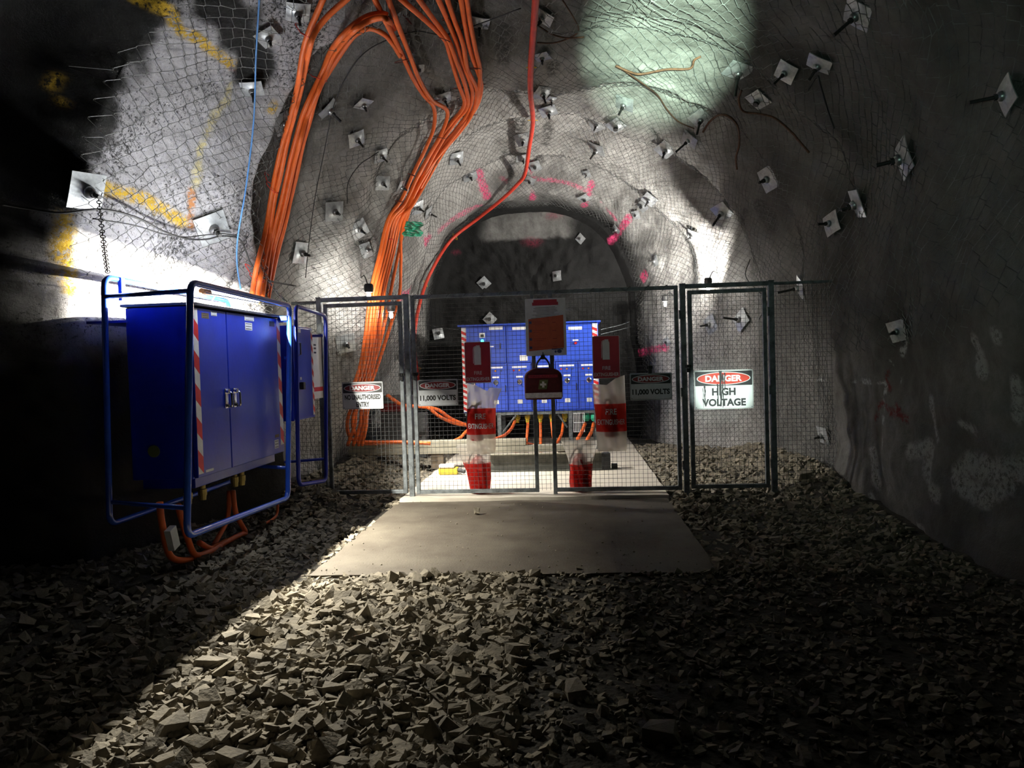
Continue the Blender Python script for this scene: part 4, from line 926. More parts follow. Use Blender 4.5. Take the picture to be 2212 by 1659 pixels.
b = MB(); b.cyl(TUBE1, TUBE1 + (TUBE1 - TUBE0) * .05, .021, 14); o = part(b, 'end_cap', M_tieY, tub); o['label'] = 'yellow end cap'
yv = TUBE1 - TUBE0
for k, f_ in enumerate((.2, .8)):
    p_ = TUBE0 + yv * f_; b = MB(); b.tube([p_ + [0, 0, -.015], p_ + [-.03, 0, -.06], p_ + [-.03, 0, -.10]], .005, 6); part(b, 'bracket', M_black, tub)
st = thing('fill_strip', 'thin added fill-light strip under the front top rail of the guard frame', 'lamp', (-2.845, 6.3, 2.22))  # added to light the cabinet door and put a glint on the rail
b = MB(); b.box((-2.845, 6.3, 2.221), (.012, 1.34, .008)); part(b, 'strip', M_white, st)
# second small cabinet farther along with its own guard
cb2 = thing('electrical_cabinet', 'smaller dull blue cabinet beyond the large one, close to the gate', 'electrical cabinet', (-3.1, 7.95, 1.0))
b = MB(); b.box((-3.08, 7.97, 1.56), (.24, .64, 1.02), bev=.006); part(b, 'body', M_blue, cb2)
b = MB(); b.box((-2.955, 7.97, 1.56), (.016, .60, .98), bev=.004); dd = part(b, 'door', M_blue, cb2)
b = MB(); b.tube([(-2.945, 7.76, 1.88), (-2.90, 7.76, 1.88), (-2.90, 7.76, 1.76), (-2.93, 7.76, 1.75)], .009, 8); b.box((-2.945, 7.76, 1.82), (.012, .05, .14)); part(b, 'handle', M_chrome, dd)
b = MB(); b.box((-2.93, 7.86, 1.42), (.05, .07, .08), bev=.01); part(b, 'rotary_switch', M_black, dd)
b = MB(); b.box((-2.945, 7.86, 1.50), (.001, .05, .03)); b.box((-2.945, 7.84, 2.02), (.001, .12, .04)); part(b, 'sticker', M_signgrey, dd)
b = MB(); b.box((-2.946, 8.235, 1.56), (.001, .055, .96)); tw = part(b, 'warning_tape', M_tapeW, dd)
b = MB()
for k in range(0, 14, 2): z = 1.09 + k * .068; b.add([(-2.9445, 8.21, z + .05), (-2.9445, 8.26, z), (-2.9445, 8.26, z + .068), (-2.9445, 8.21, z + .118)], [[0, 1, 2, 3]])
part(b, 'stripe', M_tapeR, tw)
g2 = thing('guard_frame', 'darker blue guard frame round the smaller cabinet beside the gate', 'guard frame', (-2.9, 8.0, .3))
b = MB(); b.tube(rounded([(-2.84, 7.50, 2.26), (-2.86, 8.50, 2.22), (-2.88, 8.36, .30), (-2.86, 7.45, .40)], .10), .022, 10, closed=True); part(b, 'front_rail', M_blue, g2, smooth=True)
for z in (1.98, .55):
    b = MB(); b.cyl((-2.87, 8.40, z), (-3.3, 8.15, z), .016, 8); part(b, 'crosspiece', M_blue, g2)
wb = thing('info_board', 'narrow white board with a red band between the small cabinet and the gate', 'board', (-2.99, 8.5, 1.25))
b = MB(); b.box((-3.0, 8.53, 1.63), (.012, .34, .76)); part(b, 'panel', M_white, wb)
b = MB(); b.box((-2.993, 8.53, 1.36), (.002, .34, .05)); part(b, 'red_band', M_tapeR, wb)
b = MB()
for z in (1.88, 1.84, 1.79): b.box((-2.993, 8.47, z), (.001, .08, .02))
part(b, 'print', M_signblack, wb)
# cables drooping under the cabinet
def droop(p, x, r, lb):
    P = [atx(a, c, x) for a, c in p]; P = [np.array([q[0], q[1], max(q[2], .07)]) for q in P]; cable(spline(P, 8), r, M_orange, 'power_cable', lb, 'cable', 'orange cables hanging under the left cabinet')
droop([(345, 1085), (350, 1130), (369, 1202), (417, 1243), (462, 1215), (490, 1190)], -3.15, .026, 'lowest orange loop hanging under the left cabinet')
droop([(384, 1090), (395, 1130), (404, 1159), (421, 1198), (450, 1200), (475, 1185)], -3.12, .026, 'short orange loop inside the lowest one under the cabinet')
droop([(430, 1172), (460, 1192), (490, 1200), (521, 1187), (530, 1159), (510, 1110), (503, 1060)], -3.14, .024, 'orange loop bulging right under the cabinet doors')
droop([(495, 1060), (494, 1100), (488, 1130), (472, 1160), (462, 1182)], -3.2, .022, 'orange cable dropping from the middle glands')
droop([(600, 1080), (598, 1110), (588, 1160), (575, 1195)], -3.1, .014, 'thin orange cable near the far foot of the guard frame')
b = MB(); P = [atx(378, 1140, -3.1), atx(366, 1185, -3.1)]; b.box((P[0] + P[1]) / 2, (.05, .09, .17), R=Matrix.Rotation(.3, 3, 'X')); o = b.build('cable_tag', M_signgrey); tag(o, 'pale tag on the lowest orange loop under the cabinet', 'tag')
# chains
def chain(a, c, label, n, r=.0045, lk=.017):
    b = MB(); a, c = np.array(a), np.array(c); d = c - a; L = np.linalg.norm(d); d /= L
    u = np.cross(d, [0, 0, 1.0]); u /= np.linalg.norm(u); v = np.cross(d, u)
    for k in range(n):
        p = a + d * L * (k + .5) / n + np.array([0, 0, -.05 * math.sin(math.pi * k / n)]); w_ = u if k % 2 else v; h = L / n * .62
        b.tube([p + d * h * math.cos(t) + w_ * lk * math.sin(t) for t in np.linspace(0, 2 * math.pi, 12, endpoint=False)], r, 5, closed=True)
    o = b.build('chain', M_chain, smooth=True); tag(o, label, 'chain', None); return o
h0, n0 = hit(185, 430, .16); chain(h0, (-3.58, 5.52, 2.40), 'dark chain from the big wall plate down to the guard frame corner', 30)
h1, n1 = hit(545, 560, .10); chain(h1, (-2.86, 7.30, 2.29), 'short chain holding the far end of the guard frame', 18, .004, .014)
h2, n2 = hit(530, 500, .05); chain(h2, (-3.58, 7.45, 2.37), 'pale chain behind the orange cables to the rear rail', 20, .004, .014)

# ------------------------------------------------------------------ the gate line
YF = 8.75; T = .05
def frame_mb(x0, x1, z0, z1, t=.045, extra=()):
    b = MB(); 
    for x in (x0 + t / 2, x1 - t / 2): b.box((x, YF, (z0 + z1) / 2), (t, t, z1 - z0), bev=.004)
    for z in (z0 + t / 2, z1 - t / 2): b.box(((x0 + x1) / 2, YF, z), (x1 - x0 - 2 * t, t * .96, t), bev=.004)
    for e in extra: b.box(*e)
    return b
def weld(x0, x1, z0, z1, y=None, s=.0505, r=.0021):
    y = YF - .012 if y is None else y; A, B = [], []
    for x in np.arange(x0 + s / 2, x1, s): A.append((x, y, z0)); B.append((x, y, z1))
    for z in np.arange(z0 + s / 2, z1, s): A.append((x0, y + .004, z)); B.append((x1, y + .004, z))
    A, B = np.array(A), np.array(B)
    # a little slack so the sheet is not dead flat
    V, Fc = wires(A, B, r); b = MB(); b.add(V, Fc.tolist()); return b
for x, lb in [(-3.02, 'leftmost steel post of the gate line, next to the cabinets'), (-1.955, 'steel post between the left narrow gate and the wide gate'), (1.30, 'steel post between the wide gate and the right narrow gate'), (2.30, 'rightmost steel post of the gate line')]:
    t = thing('gate_post', lb, 'post', (x, YF, 0)); b = MB(); b.box((x, YF, 1.215), (T + .01, T + .01, 2.47), bev=.004); part(b, 'post', M_dsteel, t)
    b = MB(); b.box((x, YF, 2.452), (T + .016, T + .016, .012)); part(b, 'cap', M_galv, t)
for x0, x1, lb in [(-2.99, -1.985, 'steel bar across the top of the left narrow gate'), (1.33, 2.27, 'steel bar across the top of the right narrow gate')]:
    b = MB(); b.box(((x0 + x1) / 2, YF, 2.425), (x1 - x0, T, T), bev=.004); o = b.build('top_bar', M_dsteel); tag(o, lb, 'bar')
def gate(x0, x1, z0, z1, label, hx, lx, extra=(), name='narrow_gate', mesh_to=None):
    t = thing(name, label, 'gate', ((x0 + x1) / 2, YF, z0)); part(frame_mb(x0, x1, z0, z1, extra=extra), 'frame', M_dsteel, t)
    w0 = part(weld(x0 + .02, (mesh_to or x1) - .02, z0 + .02, z1 - .02), 'mesh_panel', M_wire, t); w0['label'] = 'square welded wire mesh'
    for z in (.35, 1.2, 2.1):
        b = MB(); b.cyl((hx, YF - .03, z - .05), (hx, YF - .03, z + .05), .012, 10); part(b, 'hinge', M_galv, t)
    b = MB(); b.box((lx, YF - .04, 1.50), (.07, .02, .035), bev=.003); b.box((lx, YF - .055, 1.455), (.045, .022, .05), bev=.006); b.tube([(lx - .014, YF - .055, 1.48), (lx - .014, YF - .055, 1.515), (lx + .014, YF - .055, 1.515), (lx + .014, YF - .055, 1.48)], .004, 6); part(b, 'latch', M_black, t)
    return t
gate(-2.965, -2.01, .07, 2.375, 'left narrow mesh gate in the fence line', -2.98, -2.03)
gate(1.355, 2.245, .07, 2.375, 'right narrow mesh gate in the fence line', 2.26, 1.34)
gl = gate(-1.90, -.425, .06, 2.44, 'left leaf of the wide mesh gate', -1.93, -1.86, extra=[((-.34, YF, 2.418), (.17, .043, .045))], name='gate_leaf', mesh_to=-.25)
gr_ = gate(-.255, 1.245, .06, 2.44, 'right leaf of the wide mesh gate', 1.26, .9, name='gate_leaf', extra=[((-.2325, YF - .002, .03), (.045, .045, .10))])
gr_.children[-1].location = (0, 0, 0)
for t, x in ((gl, -1.2), (gr_, .5)):
    b = MB()
    for k in range(7): b.tube([(x - .66 + k * .21 + .03 * math.cos(a), YF + .03 * math.sin(a), 2.418 + .03 * math.cos(a + .5)) for a in np.linspace(0, 6.28, 10, endpoint=False)], .003, 5, closed=True)
    part(b, 'wire_ties', M_black, t)
for x0, x1, z1, lb in [(-3.36, -3.05, 2.42, 'mesh infill between the left gate post and the rock wall'), (2.33, 2.98, 2.44, 'mesh infill between the right gate post and the rock wall')]:
    t = thing('mesh_infill', lb, 'wire mesh', ((x0 + x1) / 2, YF, .05)); part(weld(x0, x1, .08, z1 - .03), 'mesh_panel', M_wire, t)
    b = MB(); b.cyl((x0, YF, z1 - .02), (x1, YF, z1 - .02), .018, 10); part(b, 'top_rail', M_dsteel, t)

# ------------------------------------------------------------------ signs on the gate
YS = YF - .032
def danger(x0, x1, z0, z1, lines, label, bright=False, drips=False):
    t = thing('danger_sign', label, 'sign', ((x0 + x1) / 2, YS, z0)); W, H = x1 - x0, z1 - z0; cx = (x0 + x1) / 2
    mw = M_hv if bright else M_signgrey
    b = MB(); b.prism(rrect(x0, x1, z0, z1, .012), YS, YS + .003); p = part(b, 'plate', mw, t)
    b = MB(); zt = z1 - .014; zh = z1 - H * .40; b.prism(rrect(x0 + .012, x1 - .012, zh, zt, .006), YS - .001, YS); part(b, 'header', M_signblack, t)
    b = MB(); e = .010
    b2 = frame_line(x0 + .006, x1 - .006, z0 + .006, z1 - .006, .003); part(b2, 'border', M_signblack, t)
    cz = (zh + zt) / 2; rz = (zt - zh) * .45; rx = W * .455
    b = MB(); ellipse(b, cx, cz, rx, rz, YS - .002); ov = part(b, 'oval', mw, t); ov['label'] = 'red oval reading DANGER'
    b = MB(); ellipse(b, cx, cz, rx - .010, rz - .008, YS - .003); part(b, 'red_field', M_signred2 if bright else M_signred, ov)
    b = MB(); add_text(b, 'DANGER', cx, cz, YS - .0036, W * .62, rz * 1.0, .045); part(b, 'lettering', mw, ov)
    n = len(lines); h = (zh - z0) * (.36 if n == 2 else .44)
    for k, (s_, wf) in enumerate(lines):
        zc = z0 + (zh - z0) * ((.74 - .46 * k) if n == 2 else .48); b = MB(); add_text(b, s_, cx, zc, YS - .001, W * wf, h * .9, .042); part(b, 'lettering', M_signblack, t)
    if drips:
        b = MB()
        for (dx, za, zb, w_) in [(-.035, z1 - .01, z0 + .03, .040), (-.01, z1 - .04, z0 + .015, .020), (-.07, zh + .02, z0 + .09, .022), (.012, z1 - .03, zh - .07, .018), (-.215, zh + .0, z0 + .07, .022), (-.235, zh - .02, z0 + .02, .009)]:
            P = []; m_ = 12
            for k in range(m_ + 1): z = za + (zb - za) * k / m_; ww = w_ * (.5 + .5 * abs(math.sin(k * 1.1 + dx * 40))) * (1 - .5 * k / m_); P.append((cx + dx + .003 * math.sin(k * .9 + dx * 9), z, ww))
            V = [(x - ww / 2, YS - .0045, z) for x, z, ww in P] + [(x + ww / 2, YS - .0045, z) for x, z, ww in P]
            b.add(V, [[k, k + 1, m_ + 2 + k, m_ + 1 + k] for k in range(m_)])
        o = part(b, 'grime_streaks', M_signblack, t); o['label'] = 'black grime run down the sign'
    for sx in (x0 + .02, x1 - .02):
        for sz_ in (z0 + .02, z1 - .02): b = MB(); b.cyl((sx, YS - .005, sz_), (sx, YS + .02, sz_), .005, 8); part(b, 'rivet', M_galv, t)
    return t
def frame_line(x0, x1, z0, z1, w_):
    b = MB(); rect(b, x0, x1, z1 - w_, z1, YS - .0008, YS); rect(b, x0, x1, z0, z0 + w_, YS - .0008, YS); rect(b, x0, x0 + w_, z0, z1, YS - .0008, YS); rect(b, x1 - w_, x1, z0, z1, YS - .0008, YS); return b
danger(-2.765, -2.265, 1.10, 1.425, [('NO UNAUTHORISED', .88), ('ENTRY', .32)], 'danger sign reading no unauthorised entry on the left narrow gate')
danger(-1.84, -1.36, 1.115, 1.43, [('11,000 VOLTS', .90)], 'danger 11,000 volts sign on the left leaf of the wide gate')
danger(.67, 1.15, 1.12, 1.435, [('11,000 VOLTS', .90)], 'danger 11,000 volts sign on the right leaf of the wide gate')
danger(1.405, 2.075, .995, 1.445, [('HIGH', .40), ('VOLTAGE', .74)], 'bright grimy danger high voltage sign on the right narrow gate', True, True)
def fire_sign(x0, x1, z0, z1, label):
    t = thing('fire_extinguisher_sign', label, 'sign', ((x0 + x1) / 2, YS, z0)); W, H = x1 - x0, z1 - z0; cx = (x0 + x1) / 2 - .0
    b = MB(); b.prism(rrect(x0, x1, z0, z1, .014), YS, YS + .003); part(b, 'plate', M_signgrey, t)
    b = MB(); b.prism(rrect(x0 + .006, x1 - .006, z0 + .006, z1 - .006, .010), YS - .001, YS); part(b, 'red_face', M_firered, t)
    b = MB(); cz = z0 + H * .66; bw, bh = W * .26, H * .44
    b.prism(rrect(cx - bw / 2, cx + bw / 2, cz - bh / 2, cz + bh / 2, bw * .3), YS - .002, YS - .001)
    rect(b, cx - bw / 2, cx + bw / 2, cz - bh / 2, cz, YS - .0023, YS - .001)
    rect(b, cx - .012, cx + .03, cz + bh / 2 - .002, cz + bh / 2 + .016, YS - .0023, YS - .001)
    P = [(cx - .01, cz + bh / 2 + .01), (cx - bw * .55, cz + bh * .48), (cx - bw * .62, cz + bh * .3), (cx - bw * .62, cz - bh * .42)]
    for (xa, za), (xb, zb) in zip(P[:-1], P[1:]):
        d = np.array([xb - xa, zb - za]); L = np.linalg.norm(d); nrm = np.array([-d[1], d[0]]) / L * .0035
        b.add([(xa + nrm[0], YS - .002, za + nrm[1]), (xa - nrm[0], YS - .002, za - nrm[1]), (xb - nrm[0], YS - .002, zb - nrm[1]), (xb + nrm[0], YS - .002, zb + nrm[1])], [[0, 1, 2, 3]])
    o = part(b, 'pictogram', M_signgrey, t); o['label'] = 'pale grey extinguisher picture'
    b = MB(); add_text(b, 'FIRE', (x0 + x1) / 2, z0 + H * .245, YS - .0015, W * .30, H * .085, .012); part(b, 'lettering', M_signgrey, t); b = MB(); add_text(b, 'EXTINGUISHER', (x0 + x1) / 2, z0 + H * .095, YS - .0015, W * .90, H * .085, .012)
    part(b, 'lettering', M_signgrey, t)
fire_sign(-1.265, -.955, 1.375, 1.862, 'dark red fire extinguisher sign on the left leaf of the wide gate')
fire_sign(.245, .56, 1.385, 1.885, 'dark red fire extinguisher sign on the right leaf of the wide gate')
# notice in its holder
t = thing('notice_board', 'pale notice in a plastic holder with a crooked orange sheet, top middle of the gate', 'notice', (-.29, YS, 1.67))
x0, x1, z0, z1 = -.53, -.055, 1.675, 2.345
b = MB(); b.prism(rrect(x0, x1, z0, z1, .012), YS - .004, YS + .004); part(b, 'board', M_signgrey, t)
b = MB(); rect(b, x0 + .10, x1 - .10, z1 - .045, z1 - .015, YS - .007, YS - .004); rect(b, x0 + .085, x1 - .085, z1 - .082, z1 - .045, YS - .007, YS - .004); hd = part(b, 'heading', M_firered, t)
b = MB(); r_ = random.Random(3)
for k in range(11): w_ = r_.uniform(.10, .17); z = z1 - .105 - k * .0125; rect(b, (x0 + x1) / 2 - w_, (x0 + x1) / 2 + w_, z, z + .004, YS - .0055, YS - .0045)
part(b, 'print', M_galv, t)
b = MB(); b.add([(x0 + .035, YS - .007, z0 + .055), (x1 - .03, YS - .007, z0 + .085), (x1 - .03, YS - .007, z0 + .47), (x0 + .035, YS - .007, z0 + .43)], [[0, 1, 2, 3]]); pp = part(b, 'orange_sheet', M_paper, t)
b = MB()
for k in range(4): rect(b, x0 + .042, x0 + .072, z0 + .375 - k * .098, z0 + .405 - k * .098, YS - .009, YS - .0075)
part(b, 'symbol', M_navy, pp)
b = MB()
for k in range(4):
    for q in range(2):
        w_ = r_.uniform(.05, .16); z = z0 + .392 - k * .098 - q * .022; rect(b, x0 + .09, x0 + .09 + w_, z, z + .005, YS - .0085, YS - .0075)
    rect(b, x1 - .16, x1 - .16 + r_.uniform(.02, .06), z0 + .38 - k * .095, z0 + .39 - k * .095, YS - .0085, YS - .0075)
part(b, 'print', M_signred, pp)
b = MB(); ellipse(b, x1 - .085, z0 + .045, .028, .02, YS - .006); ellipse(b, x1 - .13, z0 + .042, .012, .014, YS - .006); rect(b, x0 + .30, x1 - .04, z0 + .066, z0 + .078, YS - .0095, YS - .0085); part(b, 'emblem', M_navy, t)
b = MB()
for x in (x0 + .10, x1 - .02): b.cyl((x, YS, z1 - .01), (x, YF, z1 + .035), .003, 6)
part(b, 'wire_hooks', M_galv, t)
# first aid bag
t = thing('first_aid_bag', 'dark red first aid bag with a silver strip hanging on the middle of the gate', 'bag', (-.335, YF - .12, 1.18))
def softbox(x0, x1, z0, z1, y0, y1, tz=.03):
    b = MB(); V = []; n = 14; m_ = 12
    for i in range(n + 1):
        z = z0 + (z1 - z0) * i / n; k = 1 - tz * 2.2 * max(0, (i / n - .72) / .28) ** 2 * 2; rr = .86 + .14 * math.sin(math.pi * i / n)
        for q in range(4 * m_):
            a = 2 * math.pi * q / (4 * m_); ca, sa = math.cos(a), math.sin(a); p = .35
            x = (x0 + x1) / 2 + (x1 - x0) / 2 * math.copysign(abs(ca) ** p, ca) * k * (1 if 0 < i < n else .93); y = (y0 + y1) / 2 + (y1 - y0) / 2 * math.copysign(abs(sa) ** p, sa) * rr
            V.append((x, y + .003 * math.sin(9 * z / .1 + 7 * x), z - .012 * abs(ca) ** 6 * (i == n)))
    N_ = 4 * m_; Fc = [[i * N_ + q, i * N_ + (q + 1) % N_, (i + 1) * N_ + (q + 1) % N_, (i + 1) * N_ + q] for i in range(n) for q in range(N_)] + [list(range(N_))[::-1], [n * N_ + q for q in range(N_)]]
    b.add(V, Fc); return b
part(softbox(-.555, -.115, 1.165, 1.53, YF - .20, YF - .055, .10), 'bag_body', M_bagred, t, smooth=True)
b = MB(); b.box((-.335, YF - .207, 1.215), (.425, .004, .06)); o = part(b, 'reflective_strip', M_reflect, t); o['label'] = 'silver reflective strip'
b = MB(); b.box((-.335, YF - .208, 1.435), (.34, .003, .035)); part(b, 'red_label', M_firered, t)
b = MB(); add_text(b, 'FIRST AID KIT', -.335, 1.435, YF - .2105, .28, .018, .0); part(b, 'lettering', M_bagred, t)
b = MB(); b.prism([(-.395, 1.285), (-.295, 1.285), (-.275, 1.395), (-.375, 1.395)][::-1], YF - .211, YF - .206); em = part(b, 'emblem_patch', M_emblem, t)
b = MB(); rect(b, -.348, -.322, 1.305, 1.375, YF - .213, YF - .2115); rect(b, -.370, -.300, 1.328, 1.352, YF - .2135, YF - .2115); part(b, 'cross', M_reflect, em)
for s_ in (-1, 1):
    b = MB(); b.tube(spline([(-.335 + s_ * .075, YF - .13, 1.515), (-.335 + s_ * .07, YF - .12, 1.58), (-.335 + s_ * .03, YF - .09, 1.64), (-.335 - s_ * .01, YF - .05, 1.68)], 6), [.010] * 19, 8); part(b, 'handle', M_strap, t)
b = MB(); b.box((-.335, YF - .05, 1.655), (.05, .03, .05), bev=.006); b.tube([(-.335, YF - .05, 1.66), (-.335, YF - .03, 1.72), (-.335, YF, 1.74)], .006, 6); part(b, 'hook', M_black, t)

# ------------------------------------------------------------------ extinguishers, each inside a printed plastic bag
def extinguisher(x, y, z, r, h, label, tilt=0.0):
    t = thing('fire_extinguisher', label, 'fire extinguisher', (x, y, z)); Tm = Matrix.Translation((x, y, z)) @ Matrix.Rotation(tilt, 4, 'Y')
    b = MB(); b.lathe([(r * .85, 0), (r, .012), (r, h * .78), (r * .88, h * .88), (r * .5, h * .95), (r * .28, h)], 28, Tm); part(b, 'cylinder', M_extred, t, auto=True)
    b = MB(); b.lathe([(.018, h), (.018, h + .03), (.024, h + .035), (.02, h + .06)], 14, Tm); V = [(-.01, 0, h + .05), (.07, 0, h + .075)]; W = [(0, 0, h + .07), (.08, 0, h + .105)]
    for P in (V, W): P = [tuple(Tm @ Vector(p)) for p in P]; b.cyl(P[0], P[1], .008, 8)
    part(b, 'valve', M_hose, t)
    b = MB(); P = [tuple(Tm @ Vector(p)) for p in [(-.012, 0, h + .04), (-.05, -.02, h + .05), (-r - .022, -.01, h * .85), (-r - .03, 0, h * .55), (-r - .012, 0, h * .30)]]; b.tube(spline(P, 6), .010, 8); part(b, 'hose', M_hose, t, smooth=True)
    return t
def bag(y, rows, d0, band, label, base_z=None, text=True, seed=0, notch=()):
    # rows: (z, x left, x right, bulge) from the bottom upward
    t = thing('plastic_bag', label, 'bag', ((rows[0][1] + rows[0][2]) / 2, y, rows[0][0])); rw = np.array(rows); n = 46; m_ = 30
    zq = np.linspace(0, 1, n); tt = np.linspace(0, 1, len(rw)); R_ = np.stack([np.interp(zq, tt, rw[:, k]) for k in range(4)], -1)
    def sheet(i0, i1, off, m, name, side):
        b = MB(); V = []
        for i in range(i0, i1):
            z, xl, xr, bu = R_[i]
            for q in range(m_ + 1):
                u = q / m_; x = xl + (xr - xl) * u; e = (4 * u * (1 - u)) ** .6
                c = .010 * math.sin(u * 17 + seed + i * .23) + .008 * math.sin(i * .5 + u * 6 + seed * 2)
                zz_ = z + (np.interp(u, *notch) if (i == n - 1 and len(notch)) else 0) + (.6 * np.interp(u, *notch) if (i == n - 2 and len(notch)) else 0)
                V.append((x, y + side * (bu * e + abs(off)) + c * e, zz_))
        k = i1 - i0; w_ = m_ + 1; Fc = [[i * w_ + q, i * w_ + q + 1, (i + 1) * w_ + q + 1, (i + 1) * w_ + q] for i in range(k - 1) for q in range(m_)]
        if side > 0: Fc = [f[::-1] for f in Fc]
        b.add(V, Fc); return part(b, name, m, t, smooth=True), V, w_
    def full():
        b = MB(); allV = []
        for side in (-1, 1):
            V = []
            for i in range(n):
                z, xl, xr, bu = R_[i]
                for q in range(m_ + 1):
                    u = q / m_; e = (4 * u * (1 - u)) ** .6; c = .010 * math.sin(u * 17 + seed + i * .23) + .008 * math.sin(i * .5 + u * 6 + seed * 2)
                    nz_ = (np.interp(u, *notch) if len(notch) else 0) * max(0, (i - n + 7) / 6.0)
                    V.append((xl + (xr - xl) * u, y + side * bu * e + c * e, z + nz_))
            w_ = m_ + 1; Fc = [[i * w_ + q, i * w_ + q + 1, (i + 1) * w_ + q + 1, (i + 1) * w_ + q] for i in range(n - 1) for q in range(m_)]
            if side > 0: Fc = [f[::-1] for f in Fc]
            b.add(V, Fc)
        o_ = n * (m_ + 1); b.f += [[q + 1, q, o_ + q, o_ + q + 1] for q in range(m_)]
        return part(b, 'sleeve', M_bag, t, smooth=True)
    full()
    i0, i1 = [int(np.argmin(abs(R_[:, 0] - z))) for z in band]
    o, V, w_ = sheet(i0, i1, .003, M_band, 'red_print', -1); o['label'] = 'red printed panel'
    sheet(i0, i1, .003, M_band, 'rear_red_print', 1)
    if text:
        za, zb = band; zi = (za + zb) / 2; i = (i0 + i1) // 2; xl, xr = R_[i][1], R_[i][2]; cx = (xl + xr) / 2; W = xr - xl
        for word, kz, kw, kh in (('FIRE', .66, .36, .20), ('EXTINGUISHER', .30, .88, .19)):
            b = MB(); add_text(b, word, cx, za + (zb - za) * kz, 0, W * kw, (zb - za) * kh, .012)
            for arr in b.v:
                u = np.clip((arr[:, 0] - xl) / W, 0, 1); e = (4 * u * (1 - u)) ** .6; fi = np.interp(arr[:, 2], R_[:, 0], np.arange(n)); bu = np.interp(arr[:, 2], R_[:, 0], R_[:, 3])
                arr[:, 1] = y - bu * e - .006 + (.010 * np.sin(u * 17 + seed + fi * .23) + .008 * np.sin(fi * .5 + u * 6 + seed * 2)) * e
            part(b, 'lettering', M_signgrey, o)
    return t
YB = YF - .14
extinguisher(-1.135, YB, .70, .078, .36, 'extinguisher in the plastic bag hung on the left gate leaf')
bag(YB, [(.545, -1.245, -.93, .035), (.60, -1.26, -.915, .07), (.75, -1.255, -.91, .088), (.95, -1.245, -.905, .090), (1.08, -1.24, -.90, .088), (1.20, -1.235, -.87, .075), (1.32, -1.23, -.82, .05)],
    0, (.78, 1.10), 'milky plastic bag with a red printed panel hung on the left gate leaf', seed=1, notch=([0, .25, .5, .58, .65, 1], [.055, .03, -.03, -.045, .0, -.015]))
extinguisher(.435, YB, .71, .078, .38, 'extinguisher in the plastic bag hung on the right gate leaf')
bag(YB, [(.545, .28, .60, .035), (.60, .265, .61, .07), (.75, .262, .612, .088), (.95, .258, .61, .090), (1.08, .245, .608, .088), (1.20, .235, .605, .075), (1.36, .225, .603, .045)],
    0, (.79, 1.12), 'milky plastic bag with a red printed panel hung on the right gate leaf', seed=4, notch=([0, .2, .45, .7, .85, 1], [-.03, -.04, -.05, .02, .045, .06]))
YG = YF + .14
extinguisher(-1.16, YG, .037, .095, .46, 'taller extinguisher standing on the slab behind the left gate leaf')
bag(YG, [(.045, -1.27, -1.03, .098), (.15, -1.285, -1.02, .105), (.30, -1.31, -1.01, .108), (.40, -1.35, -1.01, .106), (.50, -1.39, -1.01, .09), (.58, -1.42, -1.01, .07), (.63, -1.43, -1.01, .05)],
    0, (.08, .42), 'half open plastic bag round the extinguisher standing behind the left gate leaf', text=False, seed=2)
extinguisher(.07, YG, .037, .095, .46, 'taller extinguisher standing on the slab behind the right gate leaf')
bag(YG, [(.045, -.06, .19, .098), (.15, -.07, .20, .105), (.30, -.06, .21, .108), (.40, -.07, .22, .106), (.50, -.10, .25, .09), (.58, -.13, .27, .07), (.65, -.16, .28, .05)],
    0, (.08, .38), 'half open plastic bag round the extinguisher standing behind the right gate leaf', text=False, seed=6)

# ------------------------------------------------------------------ blue switchgear beyond the gate
Y0 = 13.1
def X(px, py=800): return float(aty(px, py, Y0)[0])
def Z(py, px=1144): return float(aty(px, py, Y0)[2])
xl, xr, zb_, zt_ = X(998), X(1294), Z(889), Z(701)
sw = thing('switchgear', 'blue switchgear with upper and lower doors standing at the tunnel face', 'switchgear', ((xl + xr) / 2, Y0 + .45, .035))
b = MB(); b.box(((xl + xr) / 2, Y0 + .47, (zb_ + zt_) / 2), (xr - xl, .90, zt_ - zb_), bev=.008); part(b, 'body', M_blue2, sw)
b = MB(); b.box(((xl + xr) / 2, Y0 + .44, zt_ + .014), (xr - xl + .10, 1.02, .028), bev=.005); part(b, 'roof', M_blue2, sw)
zm = Z(783)
def sdoor(x0, x1, z0, z1):
    b = MB(); b.box(((x0 + x1) / 2, Y0 + .005, (z0 + z1) / 2), (x1 - x0 - .014, .03, z1 - z0 - .014), bev=.006); return part(b, 'door', M_blue2, sw)
def small(mb, x, z, w_, h_, d=.004): mb.box((x, Y0 - .012, z), (w_, d, h_))
ux = [xl, X(1095), X(1197), xr]; up_doors = [sdoor(a, c, zm, zt_ - .01) for a, c in zip(ux[:-1], ux[1:])]
wht = lambda b, par, nm='label_plate': part(b, nm, M_white, par)
for dd_, pxs in ((up_doors[0], (1074,)), (up_doors[1], (1124,)), (up_doors[2], (1245,))):
    b = MB()
    for p_ in pxs: small(b, X(p_), Z(709, p_), .24, .055)
    wht(b, dd_)
b = MB(); small(b, X(1132), Z(773), .14, .10); wht(b, up_doors[1], 'notice_plate')
b = MB(); small(b, X(1044), Z(721), .10, .085); m0 = part(b, 'meter', M_white, up_doors[0])
b = MB(); b.box((X(1044), Y0 - .016, Z(722)), (.06, .003, .05)); part(b, 'screen', M_signblack, m0)
b = MB(); b.lathe([(.026, 0), (.024, .014), (.012, .022)], 14, Matrix.Translation((X(1044), Y0 - .01, Z(733))) @ Matrix.Rotation(math.pi / 2, 4, 'X')); o = part(b, 'indicator_lamp', M_led, up_doors[0]); o['label'] = 'lit green indicator'
b = MB(); b.box((X(1083), Y0 - .03, Z(746)), (.022, .03, .11), bev=.006); part(b, 'handle', M_chrome, up_doors[0])
